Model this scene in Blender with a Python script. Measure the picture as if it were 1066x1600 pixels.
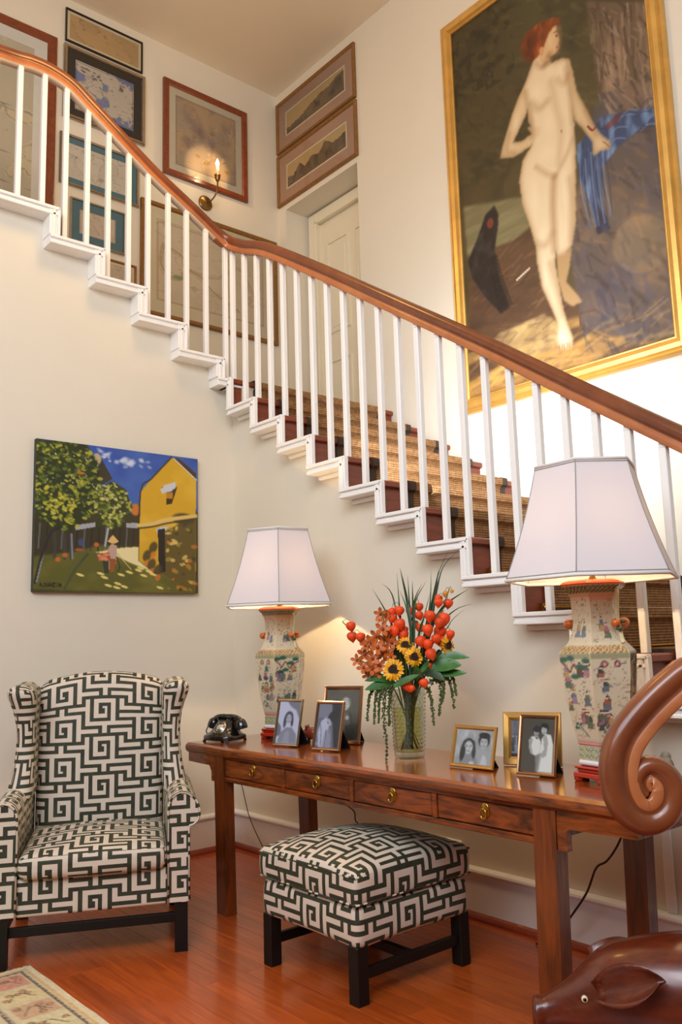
import bpy, math, random
import numpy as np
from mathutils import Vector, Matrix

PI = math.pi
C = bpy.context.scene.collection
for o in list(bpy.data.objects):
    bpy.data.objects.remove(o)

# ------------------------------------------------------------------ camera
scene = bpy.context.scene
cd = bpy.data.cameras.new('camera')
cam = bpy.data.objects.new('camera', cd)
C.objects.link(cam)
cd.sensor_fit = 'VERTICAL'
cd.sensor_height = 36.0
cd.lens = 36.0 * 1325.85 / 1600.0
cd.clip_start = 0.05
CR = Vector((0.76385138, -0.64475414, -0.02869103))
CU = Vector((-0.0735627, -0.13114424, 0.98863022))
CF = Vector((0.64118609, 0.75305597, 0.14760456))
cam.matrix_world = Matrix(((CR.x, CU.x, -CF.x, -3.03625), (CR.y, CU.y, -CF.y, -4.65625), (CR.z, CU.z, -CF.z, 1.25), (0, 0, 0, 1)))
scene.camera = cam

# ------------------------------------------------------------------ world, lights, exposure
w = bpy.data.worlds.new('world')
scene.world = w
w.use_nodes = True
bg = w.node_tree.nodes['Background']
bg.inputs['Color'].default_value = (1.0, 0.95, 0.88, 1)
bg.inputs['Strength'].default_value = 0.09

def light(name, kind, loc, target, energy, color, size=None, size_y=None, angle=None, blend=0.5, radius=None):
    d = bpy.data.lights.new(name, kind)
    d.energy = energy
    d.color = color
    if kind == 'AREA':
        d.shape = 'RECTANGLE'
        d.size = size
        d.size_y = size_y or size
    if kind == 'SPOT':
        d.spot_size = angle
        d.spot_blend = blend
    if radius is not None:
        d.shadow_soft_size = radius
    o = bpy.data.objects.new(name, d)
    C.objects.link(o)
    o.location = loc
    if target is not None:
        o.rotation_euler = (Vector(target) - Vector(loc)).to_track_quat('-Z', 'Y').to_euler()
    return o

# high daylight from the left, softer daylight from the room behind, added fills over the stairs and in the upper hall
light('window_daylight', 'AREA', (-4.7, -3.7, 3.7), (-0.5, -1.6, 1.1), 134, (0.88, 0.963, 1.07), 3.4, 2.6)
light('room_daylight', 'AREA', (-3.9, -5.6, 4.7), (-0.7, -0.6, 1.4), 98, (0.88, 0.96, 1.07), 2.4, 1.8)
sl = light('stair_wall_fill', 'AREA', (0.22, -1.62, 2.40), (1.37, -1.35, 2.55), 22, (0.93, 0.98, 1.05), 1.1, 0.8)  # added area light in mid-air, no fixture, brightens the stair wall
sl.data.spread = math.radians(130)
light('upper_hall_fill', 'POINT', (-1.0, -1.0, 4.65), None, 38, (1.0, 0.60, 0.20), radius=0.25)  # added warm fill for the upper walls, no lamp hangs here

vs = scene.view_settings
vs.view_transform = 'Standard'
vs.look = 'None'
vs.gamma = 1.0
vs.use_curve_mapping = False
vs.exposure = 0.17
scene.cycles.max_bounces = 8
scene.cycles.transparent_max_bounces = 12
scene.cycles.transmission_bounces = 8
scene.cycles.caustics_reflective = False
scene.cycles.caustics_refractive = False
scene.cycles.sample_clamp_indirect = 4.0

# ------------------------------------------------------------------ colour and materials
def lin(c):
    return tuple(((x / 255.0) / 12.92 if x / 255.0 <= 0.04045 else (((x / 255.0) + 0.055) / 1.055) ** 2.4) for x in c)

def lin4(c):
    return lin(c) + (1.0,)

MATS = {}

class NT:
    """small node-tree helper"""
    def __init__(s, m):
        s.t = m.node_tree
        s.n = s.t.nodes
        s.b = s.n['Principled BSDF']
    def new(s, kind, **kw):
        n = s.n.new(kind)
        for k, v in kw.items():
            setattr(n, k, v)
        return n
    def link(s, a, b):
        s.t.links.new(a, b)
    def math(s, op, a, b=None):
        n = s.n.new('ShaderNodeMath')
        n.operation = op
        for i, v in enumerate((a, b)):
            if v is None:
                continue
            if isinstance(v, (int, float)):
                n.inputs[i].default_value = v
            else:
                s.link(v, n.inputs[i])
        return n.outputs[0]
    def ramp(s, fac, stops, interp='LINEAR'):
        n = s.n.new('ShaderNodeValToRGB')
        cr = n.color_ramp
        cr.interpolation = interp
        while len(cr.elements) < len(stops):
            cr.elements.new(0.5)
        for e, (p, c) in zip(cr.elements, stops):
            e.position = p
            e.color = c if len(c) == 4 else tuple(c) + (1,)
        s.link(fac, n.inputs[0])
        return n.outputs[0]
    def mix(s, fac, a, b, mode='MIX'):
        n = s.n.new('ShaderNodeMix')
        n.data_type = 'RGBA'
        n.blend_type = mode
        for inp, v in ((n.inputs[0], fac), (n.inputs[6], a), (n.inputs[7], b)):
            if isinstance(v, (int, float, tuple)):
                inp.default_value = v
            else:
                s.link(v, inp)
        return n.outputs[2]
    def coords(s, scale=(1, 1, 1), kind='Object', rot=(0, 0, 0)):
        tc = s.n.new('ShaderNodeTexCoord')
        mp = s.n.new('ShaderNodeMapping')
        mp.inputs['Scale'].default_value = scale
        mp.inputs['Rotation'].default_value = rot
        s.link(tc.outputs[kind], mp.inputs[0])
        return mp.outputs[0]
    def noise(s, vec, scale, detail=3.0, rough=0.55, dist=0.0):
        n = s.n.new('ShaderNodeTexNoise')
        n.inputs['Scale'].default_value = scale
        n.inputs['Detail'].default_value = detail
        n.inputs['Roughness'].default_value = rough
        n.inputs['Distortion'].default_value = dist
        s.link(vec, n.inputs['Vector'])
        return n.outputs[0]
    def bump(s, h, strength=0.2, dist=0.01):
        n = s.n.new('ShaderNodeBump')
        n.inputs['Strength'].default_value = strength
        n.inputs['Distance'].default_value = dist
        s.link(h, n.inputs['Height'])
        s.link(n.outputs[0], s.b.inputs['Normal'])

def mat(name, col, rough=0.5, metal=0.0, var=0.0, vscale=8.0, bump=0.0, bscale=60.0, coat=0.0, spec=0.5, sheen=0.0, emit=None, estr=0.0, trans=0.0):
    if name in MATS:
        return MATS[name]
    m = bpy.data.materials.new(name)
    m.use_nodes = True
    t = NT(m)
    b = t.b
    b.inputs['Base Color'].default_value = lin4(col)
    b.inputs['Roughness'].default_value = rough
    b.inputs['Metallic'].default_value = metal
    b.inputs['Specular IOR Level'].default_value = spec
    b.inputs['Coat Weight'].default_value = coat
    b.inputs['Coat Roughness'].default_value = 0.08
    b.inputs['Sheen Weight'].default_value = sheen
    b.inputs['Transmission Weight'].default_value = trans
    vec = t.coords()
    if var:
        f = t.noise(vec, vscale, 4)
        lo = tuple(x * (1 - var) for x in lin(col))
        hi = tuple(min(1, x * (1 + var)) for x in lin(col))
        t.link(t.ramp(f, [(0.3, lo), (0.7, hi)]), b.inputs['Base Color'])
    if bump:
        t.bump(t.noise(vec, bscale, 3), bump, 0.004)
    if emit:
        b.inputs['Emission Color'].default_value = lin4(emit)
        b.inputs['Emission Strength'].default_value = estr
    MATS[name] = m
    return m

def wood(name, dark, light_, scale=(1, 1, 1), rough=0.35, coat=0.2, nscale=6.0, contrast=(0.3, 0.7), obj_rand=0.0, dist=1.2, rot=(0, 0, 0)):
    """grain stretched along the axis whose scale is small"""
    if name in MATS:
        return MATS[name]
    m = bpy.data.materials.new(name)
    m.use_nodes = True
    t = NT(m)
    vec = t.coords(scale, rot=rot)
    if obj_rand:
        oi = t.new('ShaderNodeObjectInfo')
        add = t.new('ShaderNodeVectorMath', operation='ADD')
        sc = t.new('ShaderNodeVectorMath', operation='SCALE')
        cmb = t.new('ShaderNodeCombineXYZ')
        for i in range(3):
            t.link(oi.outputs['Random'], cmb.inputs[i])
        t.link(cmb.outputs[0], sc.inputs[0])
        sc.inputs['Scale'].default_value = 37.0
        t.link(vec, add.inputs[0])
        t.link(sc.outputs[0], add.inputs[1])
        vec = add.outputs[0]
    f = t.noise(vec, nscale, 5, 0.6, dist)
    g = t.noise(vec, nscale * 5, 3, 0.6)
    f = t.math('ADD', t.math('MULTIPLY', f, 0.75), t.math('MULTIPLY', g, 0.25))
    col = t.ramp(f, [(contrast[0], lin(dark)), (contrast[1], lin(light_))])
    if obj_rand:
        oi2 = t.new('ShaderNodeObjectInfo')
        v = t.math('ADD', t.math('MULTIPLY', oi2.outputs['Random'], obj_rand), 1.0 - obj_rand / 2)
        hs = t.new('ShaderNodeHueSaturation')
        t.link(v, hs.inputs['Value'])
        t.link(col, hs.inputs['Color'])
        col = hs.outputs[0]
    t.link(col, t.b.inputs['Base Color'])
    t.b.inputs['Roughness'].default_value = rough
    t.b.inputs['Coat Weight'].default_value = coat
    t.b.inputs['Coat Roughness'].default_value = 0.12
    t.bump(g, 0.06, 0.002)
    MATS[name] = m
    return m

def glass_pane_mat():
    if 'picture_glass' in MATS:
        return MATS['picture_glass']
    m = bpy.data.materials.new('picture_glass')
    m.use_nodes = True
    nt = m.node_tree
    nt.nodes.clear()
    out = nt.nodes.new('ShaderNodeOutputMaterial')
    mx = nt.nodes.new('ShaderNodeMixShader')
    tr = nt.nodes.new('ShaderNodeBsdfTransparent')
    gl = nt.nodes.new('ShaderNodeBsdfGlossy')
    gl.inputs['Roughness'].default_value = 0.04
    fr = nt.nodes.new('ShaderNodeFresnel')
    fr.inputs['IOR'].default_value = 1.35
    nt.links.new(fr.outputs[0], mx.inputs[0])
    nt.links.new(tr.outputs[0], mx.inputs[1])
    nt.links.new(gl.outputs[0], mx.inputs[2])
    nt.links.new(mx.outputs[0], out.inputs[0])
    MATS['picture_glass'] = m
    return m

def paint_mat(name, rough=0.45, coat=0.0, bump=0.0):
    """colour comes from what is painted or printed on the surface (mesh colour attribute)"""
    if name in MATS:
        return MATS[name]
    m = bpy.data.materials.new(name)
    m.use_nodes = True
    t = NT(m)
    a = t.new('ShaderNodeAttribute', attribute_name='paint')
    t.link(a.outputs['Color'], t.b.inputs['Base Color'])
    t.b.inputs['Roughness'].default_value = rough
    t.b.inputs['Coat Weight'].default_value = coat
    t.b.inputs['Coat Roughness'].default_value = 0.05
    if bump:
        t.bump(t.noise(t.coords(), 90, 4), bump, 0.003)
    MATS[name] = m
    return m

# woven key-pattern velvet: a 10 x 5 lattice of lines, each row of cells one constant ramp
def key_bitmap():
    """15 x 30 cells: each lattice step is one dark line and two half-widths of light"""
    g = np.zeros((15, 30), bool)
    def seg(i0, j0, i1, j1):
        a0, a1 = sorted((int(round(3 * i0)), int(round(3 * i1))))
        b0, b1 = sorted((int(round(3 * j0)), int(round(3 * j1))))
        for c in range(a0, a1 + 1):
            for r in range(b0, b1 + 1):
                g[r % 15, c % 30] = True
    t_ = 1 / 3
    for s in [(0, 0, 0, 3), (0, 3, 2, 3), (2, 3, 2, 1), (2, 1, 1, 1), (1, 1, 1, 2), (1, 2, 1 + t_, 2), (1 + t_, 2 - t_, 1 + t_, 2),
              (-1, 0, 4, 0), (3, 0, 3, 3), (3, 3, 5, 3), (4, 0, 4, 1), (4, 1, 9, 1), (6, 1, 6, 2), (3, 2, 6, 2),
              (7, 1, 7, 2), (7, 2, 9, 2), (9, 2, 9, 4), (-1, 4, 1, 4), (1, 4, 1, 5), (2, 4, 2, 5), (2, 4, 5, 4),
              (9, 0, 9, 1), (5, 3, 5, 6), (6, 3, 6, 5), (6, 5, 7, 5), (7, 5, 7, 4), (7, 4, 7 - t_, 4), (7 - t_, 4, 7 - t_, 4 + t_), (6, 3, 8, 3), (8, 3, 8, 6)]:
        seg(*s)
    return g

def key_fabric():
    if 'key_fabric' in MATS:
        return MATS['key_fabric']
    m = bpy.data.materials.new('key_fabric')
    m.use_nodes = True
    t = NT(m)
    g = key_bitmap()
    uv = t.new('ShaderNodeUVMap')
    sep = t.new('ShaderNodeSeparateXYZ')
    t.link(uv.outputs[0], sep.inputs[0])
    fu = t.math('FRACT', t.math('MULTIPLY', sep.outputs[0], 1 / 0.385))
    fv = t.math('FRACT', t.math('MULTIPLY', sep.outputs[1], -1 / 0.174))
    dk = 0.46  # share of the pitch taken by the dark line
    def edges(n):
        e, x = [0.0], 0.0
        for k in range(n):
            x += (dk if k % 3 == 0 else (1 - dk) / 2) / (n / 3)
            e.append(x)
        return e
    ex, ey = edges(30), edges(15)
    total = None
    for r in range(15):
        stops = []
        for c in range(30):
            v = 1.0 if g[r, c] else 0.0
            if not stops or stops[-1][1][0] != v:
                stops.append((ex[c], (v, v, v)))
        rr = t.ramp(fu, stops, 'CONSTANT') if len(stops) > 1 else None
        lo = t.math('GREATER_THAN', fv, ey[r] if r else -1.0)
        hi = t.math('LESS_THAN', fv, ey[r + 1] if r < 14 else 2.0)
        sel = t.math('MULTIPLY', lo, hi)
        if rr is not None:
            sel = t.math('MULTIPLY', sel, rr)
        elif stops[0][1][0] == 0:
            continue
        total = sel if total is None else t.math('ADD', total, sel)
    vec = t.coords(kind='UV')
    n = t.noise(vec, 25, 3)
    nf = t.noise(vec, 420, 2)
    dark = t.ramp(n, [(0.3, lin((38, 38, 22))), (0.75, lin((56, 58, 36)))])
    lightc = t.ramp(nf, [(0.2, lin((204, 186, 166))), (0.8, lin((226, 210, 192)))])
    col = t.mix(total, lightc, dark)
    t.link(col, t.b.inputs['Base Color'])
    t.b.inputs['Roughness'].default_value = 0.7
    t.link(t.math('MULTIPLY', total, 0.28), t.b.inputs['Sheen Weight'])
    t.b.inputs['Sheen Roughness'].default_value = 0.35
    t.b.inputs['Sheen Tint'].default_value = lin4((150, 190, 150))
    t.bump(t.math('ADD', t.math('MULTIPLY', total, 1.0), t.math('MULTIPLY', nf, 0.15)), 0.35, 0.002)
    MATS['key_fabric'] = m
    return m

# ------------------------------------------------------------------ geometry
class G:
    """collects vertices, faces and per-loop uv; build() links ONE mesh object"""
    def __init__(s):
        s.v = []
        s.f = []
        s.uv = []
        s.smooth = []
        s.mi = []
        s.cur = 0
    def face(s, idx, uvs=None, smooth=False):
        s.f.append(tuple(idx))
        s.uv.append(uvs)
        s.smooth.append(smooth)
        s.mi.append(s.cur)
    def pt(s, p):
        s.v.append(tuple(p))
        return len(s.v) - 1
    def box(s, x0, x1, y0, y1, z0, z1, M=None):
        ps = [(x, y, z) for z in (z0, z1) for y in (y0, y1) for x in (x0, x1)]
        if M is not None:
            ps = [tuple(M @ Vector(p)) for p in ps]
        k = len(s.v)
        s.v += ps
        for q in ((0, 2, 3, 1), (4, 5, 7, 6), (0, 1, 5, 4), (2, 6, 7, 3), (0, 4, 6, 2), (1, 3, 7, 5)):
            s.face([k + i for i in q])
        return s
    def bbox(s, x0, x1, y0, y1, z0, z1, b=0.004, M=None):
        """box with chamfered edges"""
        b = min(b, (x1 - x0) * .45, (y1 - y0) * .45, (z1 - z0) * .45)
        k = len(s.v)
        idx = {}
        for cx, sx in ((x0, -1), (x1, 1)):
            for cy, sy in ((y0, -1), (y1, 1)):
                for cz, sz in ((z0, -1), (z1, 1)):
                    for a in range(3):
                        p = [cx - sx * b, cy - sy * b, cz - sz * b]
                        p[a] = (cx, cy, cz)[a]
                        if M is not None:
                            p = M @ Vector(p)
                        idx[(sx, sy, sz, a)] = s.pt(p)
        for a in range(3):
            for sg in (-1, 1):
                o = [i for i in range(3) if i != a]
                ring = []
                for p, q in ((-1, -1), (1, -1), (1, 1), (-1, 1)):
                    t = [0, 0, 0]
                    t[a] = sg
                    t[o[0]] = p
                    t[o[1]] = q
                    ring.append(idx[tuple(t) + (a,)])
                if (sg > 0) != (a == 1):
                    s.face(ring)
                else:
                    s.face(ring[::-1])
        for a in range(3):
            o = [i for i in range(3) if i != a]
            for p in (-1, 1):
                for q in (-1, 1):
                    t0 = [0, 0, 0]
                    t0[o[0]] = p
                    t0[o[1]] = q
                    t1 = list(t0)
                    t0[a] = -1
                    t1[a] = 1
                    s.face([idx[tuple(t0) + (o[0],)], idx[tuple(t1) + (o[0],)], idx[tuple(t1) + (o[1],)], idx[tuple(t0) + (o[1],)]])
        for sx in (-1, 1):
            for sy in (-1, 1):
                for sz in (-1, 1):
                    s.face([idx[(sx, sy, sz, i)] for i in range(3)])
        return s
    def loft(s, rings, closed=True, cap=True, smooth=True, uvscale=False):
        """rings: equal-length point lists joined in order"""
        k = len(s.v)
        n = len(rings[0])
        for r in rings:
            s.v += [tuple(p) for p in r]
        L = [0.0]
        for a, b in zip(rings, rings[1:]):
            L.append(L[-1] + max((Vector(a[0]) - Vector(b[0])).length, 1e-6))
        W = [0.0]
        r0 = max(rings, key=lambda r: sum((Vector(r[i]) - Vector(r[(i + 1) % n])).length for i in range(n)))
        for i in range(n):
            W.append(W[-1] + (Vector(r0[i]) - Vector(r0[(i + 1) % n])).length)
        m = n if closed else n - 1
        for j in range(len(rings) - 1):
            for i in range(m):
                i2 = (i + 1) % n
                s.face([k + j * n + i, k + j * n + i2, k + (j + 1) * n + i2, k + (j + 1) * n + i],
                       [(W[i], L[j]), (W[i + 1], L[j]), (W[i + 1], L[j + 1]), (W[i], L[j + 1])], smooth)
        if cap and closed:
            s.face([k + i for i in range(n)][::-1], None, False)
            s.face([k + (len(rings) - 1) * n + i for i in range(n)], None, False)
        return s
    def tube(s, pts, r, n=8, cap=True):
        pts = [Vector(p) for p in pts]
        rr = r if isinstance(r, (list, tuple)) else [r] * len(pts)
        rings = []
        up = None
        for i, p in enumerate(pts):
            t = (pts[min(i + 1, len(pts) - 1)] - pts[max(i - 1, 0)])
            t = t.normalized() if t.length > 1e-9 else Vector((0, 0, 1))
            if up is None:
                up = Vector((0, 0, 1)) if abs(t.z) < 0.9 else Vector((1, 0, 0))
            a = (up - t * up.dot(t)).normalized()
            up = a
            b = t.cross(a)
            rings.append([p + (a * math.cos(2 * PI * q / n) + b * math.sin(2 * PI * q / n)) * rr[i] for q in range(n)])
        return s.loft(rings, True, cap)
    def lathe(s, prof, n=24, c=(0, 0, 0), M=None, cap=True, smooth=True, ph=0.0):
        rings = []
        for r, z in prof:
            ring = [Vector((r * math.cos(ph + 2 * PI * q / n), r * math.sin(ph + 2 * PI * q / n), z)) for q in range(n)]
            if M is not None:
                ring = [M @ p for p in ring]
            rings.append([p + Vector(c) for p in ring])
        return s.loft(rings, True, cap, smooth)
    def ball(s, c, r, n=10, m=7, sc=(1, 1, 1), M=None):
        c = Vector(c)
        rings = []
        for j in range(1, m):
            a = PI * j / m
            ring = [Vector((math.sin(a) * math.cos(2 * PI * q / n) * r * sc[0], math.sin(a) * math.sin(2 * PI * q / n) * r * sc[1], -math.cos(a) * r * sc[2])) for q in range(n)]
            rings.append([(M @ p if M is not None else p) + c for p in ring])
        k = len(s.v)
        s.loft(rings, True, False)
        for sg, row in ((-1, 0), (1, m - 2)):
            p = Vector((0, 0, sg * r * sc[2]))
            t = s.pt((M @ p if M is not None else p) + c)
            for q in range(n):
                a, b = k + row * n + q, k + row * n + (q + 1) % n
                s.face([t, b, a] if sg < 0 else [t, a, b], None, True)
        return s
    def prism(s, poly, a0, a1, axes=(0, 2, 1), smooth=False):
        """poly: 2-D points put on axes[0], axes[1]; extruded along axes[2]"""
        def P(p, e):
            q = [0, 0, 0]
            q[axes[0]], q[axes[1]], q[axes[2]] = p[0], p[1], e
            return q
        k = len(s.v)
        n = len(poly)
        for e in (a0, a1):
            s.v += [tuple(P(p, e)) for p in poly]
        W = [0.0]
        for i in range(n):
            W.append(W[-1] + math.dist(poly[i], poly[(i + 1) % n]))
        for i in range(n):
            j = (i + 1) % n
            s.face([k + i, k + j, k + n + j, k + n + i], [(W[i], a0), (W[i + 1], a0), (W[i + 1], a1), (W[i], a1)], smooth)
        s.face([k + i for i in range(n)][::-1], [tuple(poly[i]) for i in range(n)][::-1])
        s.face([k + n + i for i in range(n)], [tuple(poly[i]) for i in range(n)])
        return s
    def rbox(s, x0, x1, y0, y1, z0, z1, r, n=6, a=4, deform=None, uvo=(0, 0), uvmode='box'):
        """rounded, gridded box; box-projected uv in metres"""
        lo, hi = Vector((x0, y0, z0)), Vector((x1, y1, z1))
        def ticks(l, h):
            rr = min(r, (h - l) * 0.499)
            return [l + rr * (1 - math.cos(q / a * PI / 2)) for q in range(a)] + [l + rr + (h - l - 2 * rr) * q / n for q in range(n + 1)] + [h - rr * (1 - math.cos(q / a * PI / 2)) for q in range(a - 1, -1, -1)]
        T = [ticks(lo[i], hi[i]) for i in range(3)]
        key = {}
        rv = [min(r, (hi[i] - lo[i]) * 0.499) for i in range(3)]
        def V(p):
            kk = tuple(round(c, 5) for c in p)
            if kk not in key:
                q = Vector(p)
                inn = Vector([min(max(q[i], lo[i] + rv[i]), hi[i] - rv[i]) for i in range(3)])
                d = Vector([(q[i] - inn[i]) / rv[i] for i in range(3)])
                if d.length > 1e-9:
                    d.normalize()
                q = inn + Vector([d[i] * rv[i] for i in range(3)])
                key[kk] = s.pt(deform(q) if deform else q)
            return key[kk]
        for ax in range(3):
            o = [i for i in range(3) if i != ax]
            for sg, val in ((-1, lo[ax]), (1, hi[ax])):
                for i in range(len(T[o[0]]) - 1):
                    for j in range(len(T[o[1]]) - 1):
                        quad, uvq = [], []
                        for p, q in ((i, j), (i + 1, j), (i + 1, j + 1), (i, j + 1)):
                            c = [0, 0, 0]
                            c[ax] = val
                            c[o[0]] = T[o[0]][p]
                            c[o[1]] = T[o[1]][q]
                            quad.append(V(c))
                            uvq.append((c[o[0]] + uvo[0], c[o[1]] + uvo[1]))
                        if (sg > 0) == (ax == 1):
                            quad, uvq = quad[::-1], uvq[::-1]
                        if len(set(quad)) == 4:
                            s.face(quad, uvq, True)
        return s
    def build(s, name, m=None, parent=None, loc=None, rot=None):
        me = bpy.data.meshes.new(name)
        me.from_pydata([tuple(p) for p in s.v], [], s.f)
        for q in (m if isinstance(m, (list, tuple)) else [m]):
            if q is not None:
                me.materials.append(q)
        me.polygons.foreach_set('use_smooth', s.smooth)
        if any(s.mi):
            me.polygons.foreach_set('material_index', s.mi)
        if any(u is not None for u in s.uv):
            ul = me.uv_layers.new(name='UVMap')
            flat = []
            for f, u in zip(s.f, s.uv):
                for q in range(len(f)):
                    flat += list(u[q]) if u is not None else [0.02, 0.02]
            ul.data.foreach_set('uv', flat)
        me.update()
        o = bpy.data.objects.new(name, me)
        C.objects.link(o)
        if parent is not None:
            o.parent = parent
        if loc is not None:
            o.location = loc
        if rot is not None:
            o.rotation_euler = rot
        return o

def thing(name, label, cat, loc=(0, 0, 0), rotz=0.0, group=None):
    o = bpy.data.objects.new(name, None)
    o.empty_display_size = 0.1
    C.objects.link(o)
    o.location = loc
    o.rotation_euler = (0, 0, rotz)
    o['label'] = label
    o['category'] = cat
    if group:
        o['group'] = group
    return o

def tag(o, label, cat, group=None):
    o['label'] = label
    o['category'] = cat
    if group:
        o['group'] = group
    return o

def struct(o):
    o['kind'] = 'structure'
    return o

def dup_part(o, parent, loc=None):
    c = o.copy()
    C.objects.link(c)
    c.parent = parent
    if loc is not None:
        c.location = loc
    return c

def dup(root, loc, rotz, label, group=None):
    r = root.copy()
    C.objects.link(r)
    r.location = loc
    r.rotation_euler = (0, 0, rotz)
    r['label'] = label
    if group:
        r['group'] = group
    for ch in list(root.children):
        c = dup_part(ch, r)
        for g2 in list(ch.children):
            dup_part(g2, c)
    return r

def catmull(pts, k=6):
    P = [Vector(p) for p in pts]
    P = [P[0] * 2 - P[1]] + P + [P[-1] * 2 - P[-2]]
    out = []
    for i in range(1, len(P) - 2):
        for q in range(k):
            t = q / k
            a, b, c, d = P[i - 1], P[i], P[i + 1], P[i + 2]
            out.append(0.5 * ((2 * b) + (c - a) * t + (2 * a - 5 * b + 4 * c - d) * t * t + (-a + 3 * b - 3 * c + d) * t ** 3))
    out.append(P[-2])
    return out

# ------------------------------------------------------------------ painting on surfaces (numpy raster -> mesh colour attribute)
class Art:
    def __init__(s, nx, ny, base, seed=0):
        s.nx, s.ny = nx, ny
        s.U, s.V = np.meshgrid(np.linspace(0, 1, nx + 1), np.linspace(0, 1, ny + 1))
        s.im = np.empty((ny + 1, nx + 1, 3))
        s.im[:] = base
        s.rs = np.random.RandomState(seed)
        s.asp = 1.0
    def noise(s, fx, fy, oct_=3):
        out = np.zeros_like(s.U)
        amp = 1.0
        tot = 0
        for _ in range(oct_):
            g = s.rs.rand(int(fy) + 3, int(fx) + 3)
            x, y = s.U * fx, s.V * fy
            xi, yi = np.clip(x.astype(int), 0, g.shape[1] - 2), np.clip(y.astype(int), 0, g.shape[0] - 2)
            a, b = x - xi, y - yi
            a, b = a * a * (3 - 2 * a), b * b * (3 - 2 * b)
            out += amp * (g[yi, xi] * (1 - a) * (1 - b) + g[yi, xi + 1] * a * (1 - b) + g[yi + 1, xi] * (1 - a) * b + g[yi + 1, xi + 1] * a * b)
            tot += amp
            amp *= 0.5
            fx, fy = fx * 2, fy * 2
        return out / tot
    def put(s, mask, col):
        s.im += (np.asarray(col, float) - s.im) * np.clip(mask, 0, 1)[..., None]
    def inside(s, pts):
        m = np.zeros(s.U.shape, bool)
        n = len(pts)
        for i in range(n):
            x0, y0 = pts[i]
            x1, y1 = pts[(i + 1) % n]
            if y0 == y1:
                continue
            c = ((s.V >= min(y0, y1)) & (s.V < max(y0, y1)))
            m ^= c & (s.U < x0 + (s.V - y0) * (x1 - x0) / (y1 - y0))
        return m
    def poly(s, pts, col, a=1.0, soft=0):
        m = s.inside(pts).astype(float)
        for _ in range(soft):
            q = np.pad(m, 1, mode='edge')
            m = (q[1:-1, 1:-1] * 2 + q[:-2, 1:-1] + q[2:, 1:-1] + q[1:-1, :-2] + q[1:-1, 2:]) / 6
        s.put(m * a, col)
        return m
    def blob(s, x, y, rx, ry, col, a=1.0, rot=0.0, hard=3.0):
        dx, dy = s.U - x, s.V - y
        c, q = math.cos(rot), math.sin(rot)
        d = np.sqrt(((dx * c + dy * q) / rx) ** 2 + ((-dx * q + dy * c) / ry) ** 2)
        s.put(np.clip((1.0 - d) * hard, 0, 1) * a, col)
    def stroke(s, pts, wd, col, a=1.0, hard=0.5):
        m = np.zeros_like(s.U)
        for (x0, y0), (x1, y1) in zip(pts, pts[1:]):
            dx, dy = (x1 - x0), (y1 - y0) * s.asp
            L = dx * dx + dy * dy + 1e-12
            t = np.clip(((s.U - x0) * dx + (s.V - y0) * s.asp * dy) / L, 0, 1)
            d = np.hypot(s.U - x0 - t * dx, (s.V - y0) * s.asp - t * dy)
            m = np.maximum(m, np.clip((wd - d) / (wd * hard), 0, 1))
        s.put(m * a, col)
    def curve(s, pts, wd, col, a=1.0, hard=0.5):
        s.stroke([(p.x, p.y) for p in catmull([(x, y, 0) for x, y in pts], 4)], wd, col, a, hard)
    def blur(s, n):
        for _ in range(n):
            q = np.pad(s.im, ((1, 1), (1, 1), (0, 0)), mode='edge')
            s.im = (q[1:-1, 1:-1] * 2 + q[:-2, 1:-1] + q[2:, 1:-1] + q[1:-1, :-2] + q[1:-1, 2:]) / 6

def set_paint(me, rgb):
    """rgb: per-vertex sRGB 0..255"""
    c = np.clip(rgb, 0, 255) / 255.0
    c = np.where(c <= 0.04045, c / 12.92, ((c + 0.055) / 1.055) ** 2.4)
    at = me.color_attributes.new('paint', 'FLOAT_COLOR', 'POINT')
    at.data.foreach_set('color', np.concatenate([c, np.ones((len(c), 1))], 1).ravel())

def canvas(name, art, wd, ht, m, parent, M, y=0.0):
    """flat sheet in the local xz plane facing -y, transformed by M"""
    nx, ny = art.nx, art.ny
    X = (art.U - 0.5) * wd
    Z = (0.5 - art.V) * ht
    R_ = np.array(M)
    P = np.stack([X.ravel(), np.full(X.size, y), Z.ravel()], 1) @ R_[:3, :3].T + R_[:3, 3]
    me = bpy.data.meshes.new(name)
    i = (np.arange(ny)[:, None] * (nx + 1) + np.arange(nx)[None]).ravel()
    F = np.stack([i, i + nx + 1, i + nx + 2, i + 1], 1)
    me.from_pydata(P.tolist(), [], F.tolist())
    me.materials.append(m)
    set_paint(me, art.im.reshape(-1, 3))
    o = bpy.data.objects.new(name, me)
    C.objects.link(o)
    o.parent = parent
    return o
# ================================================================== setting
WALL = mat('wall_paint', (231, 222, 203), 0.62, var=0.02, vscale=1.5, bump=0.05, bscale=240)
CEIL = mat('ceiling_paint', (232, 220, 200), 0.7, var=0.02, vscale=1.0)
WHITE = mat('white_gloss_paint', (249, 247, 243), 0.32)
DOORP = mat('door_paint', (236, 226, 200), 0.4, var=0.015, vscale=6)
STAIRW = wood('stair_mahogany', (104, 42, 22), (150, 70, 40), (0.8, 9, 9), 0.4, 0.15, 3.0)
RAILW = wood('handrail_mahogany', (104, 52, 28), (142, 78, 42), (2.2, 2.2, 2.2), 0.3, 0.35, 1.6, dist=1.0)
FILLW = wood('handrail_fillet', (164, 92, 50), (196, 124, 76), (2.2, 2.2, 2.2), 0.36, 0.3, 1.6, dist=1.0)
BOARDW = wood('floor_jarrah', (138, 48, 12), (204, 96, 30), (11, 0.7, 11), 0.34, 0.35, 3.0, (0.25, 0.75), obj_rand=0.28)
SHOEW = wood('shoe_moulding_wood', (128, 48, 24), (160, 70, 36), (1, 1, 10), 0.4, 0.2, 3.0)
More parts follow.
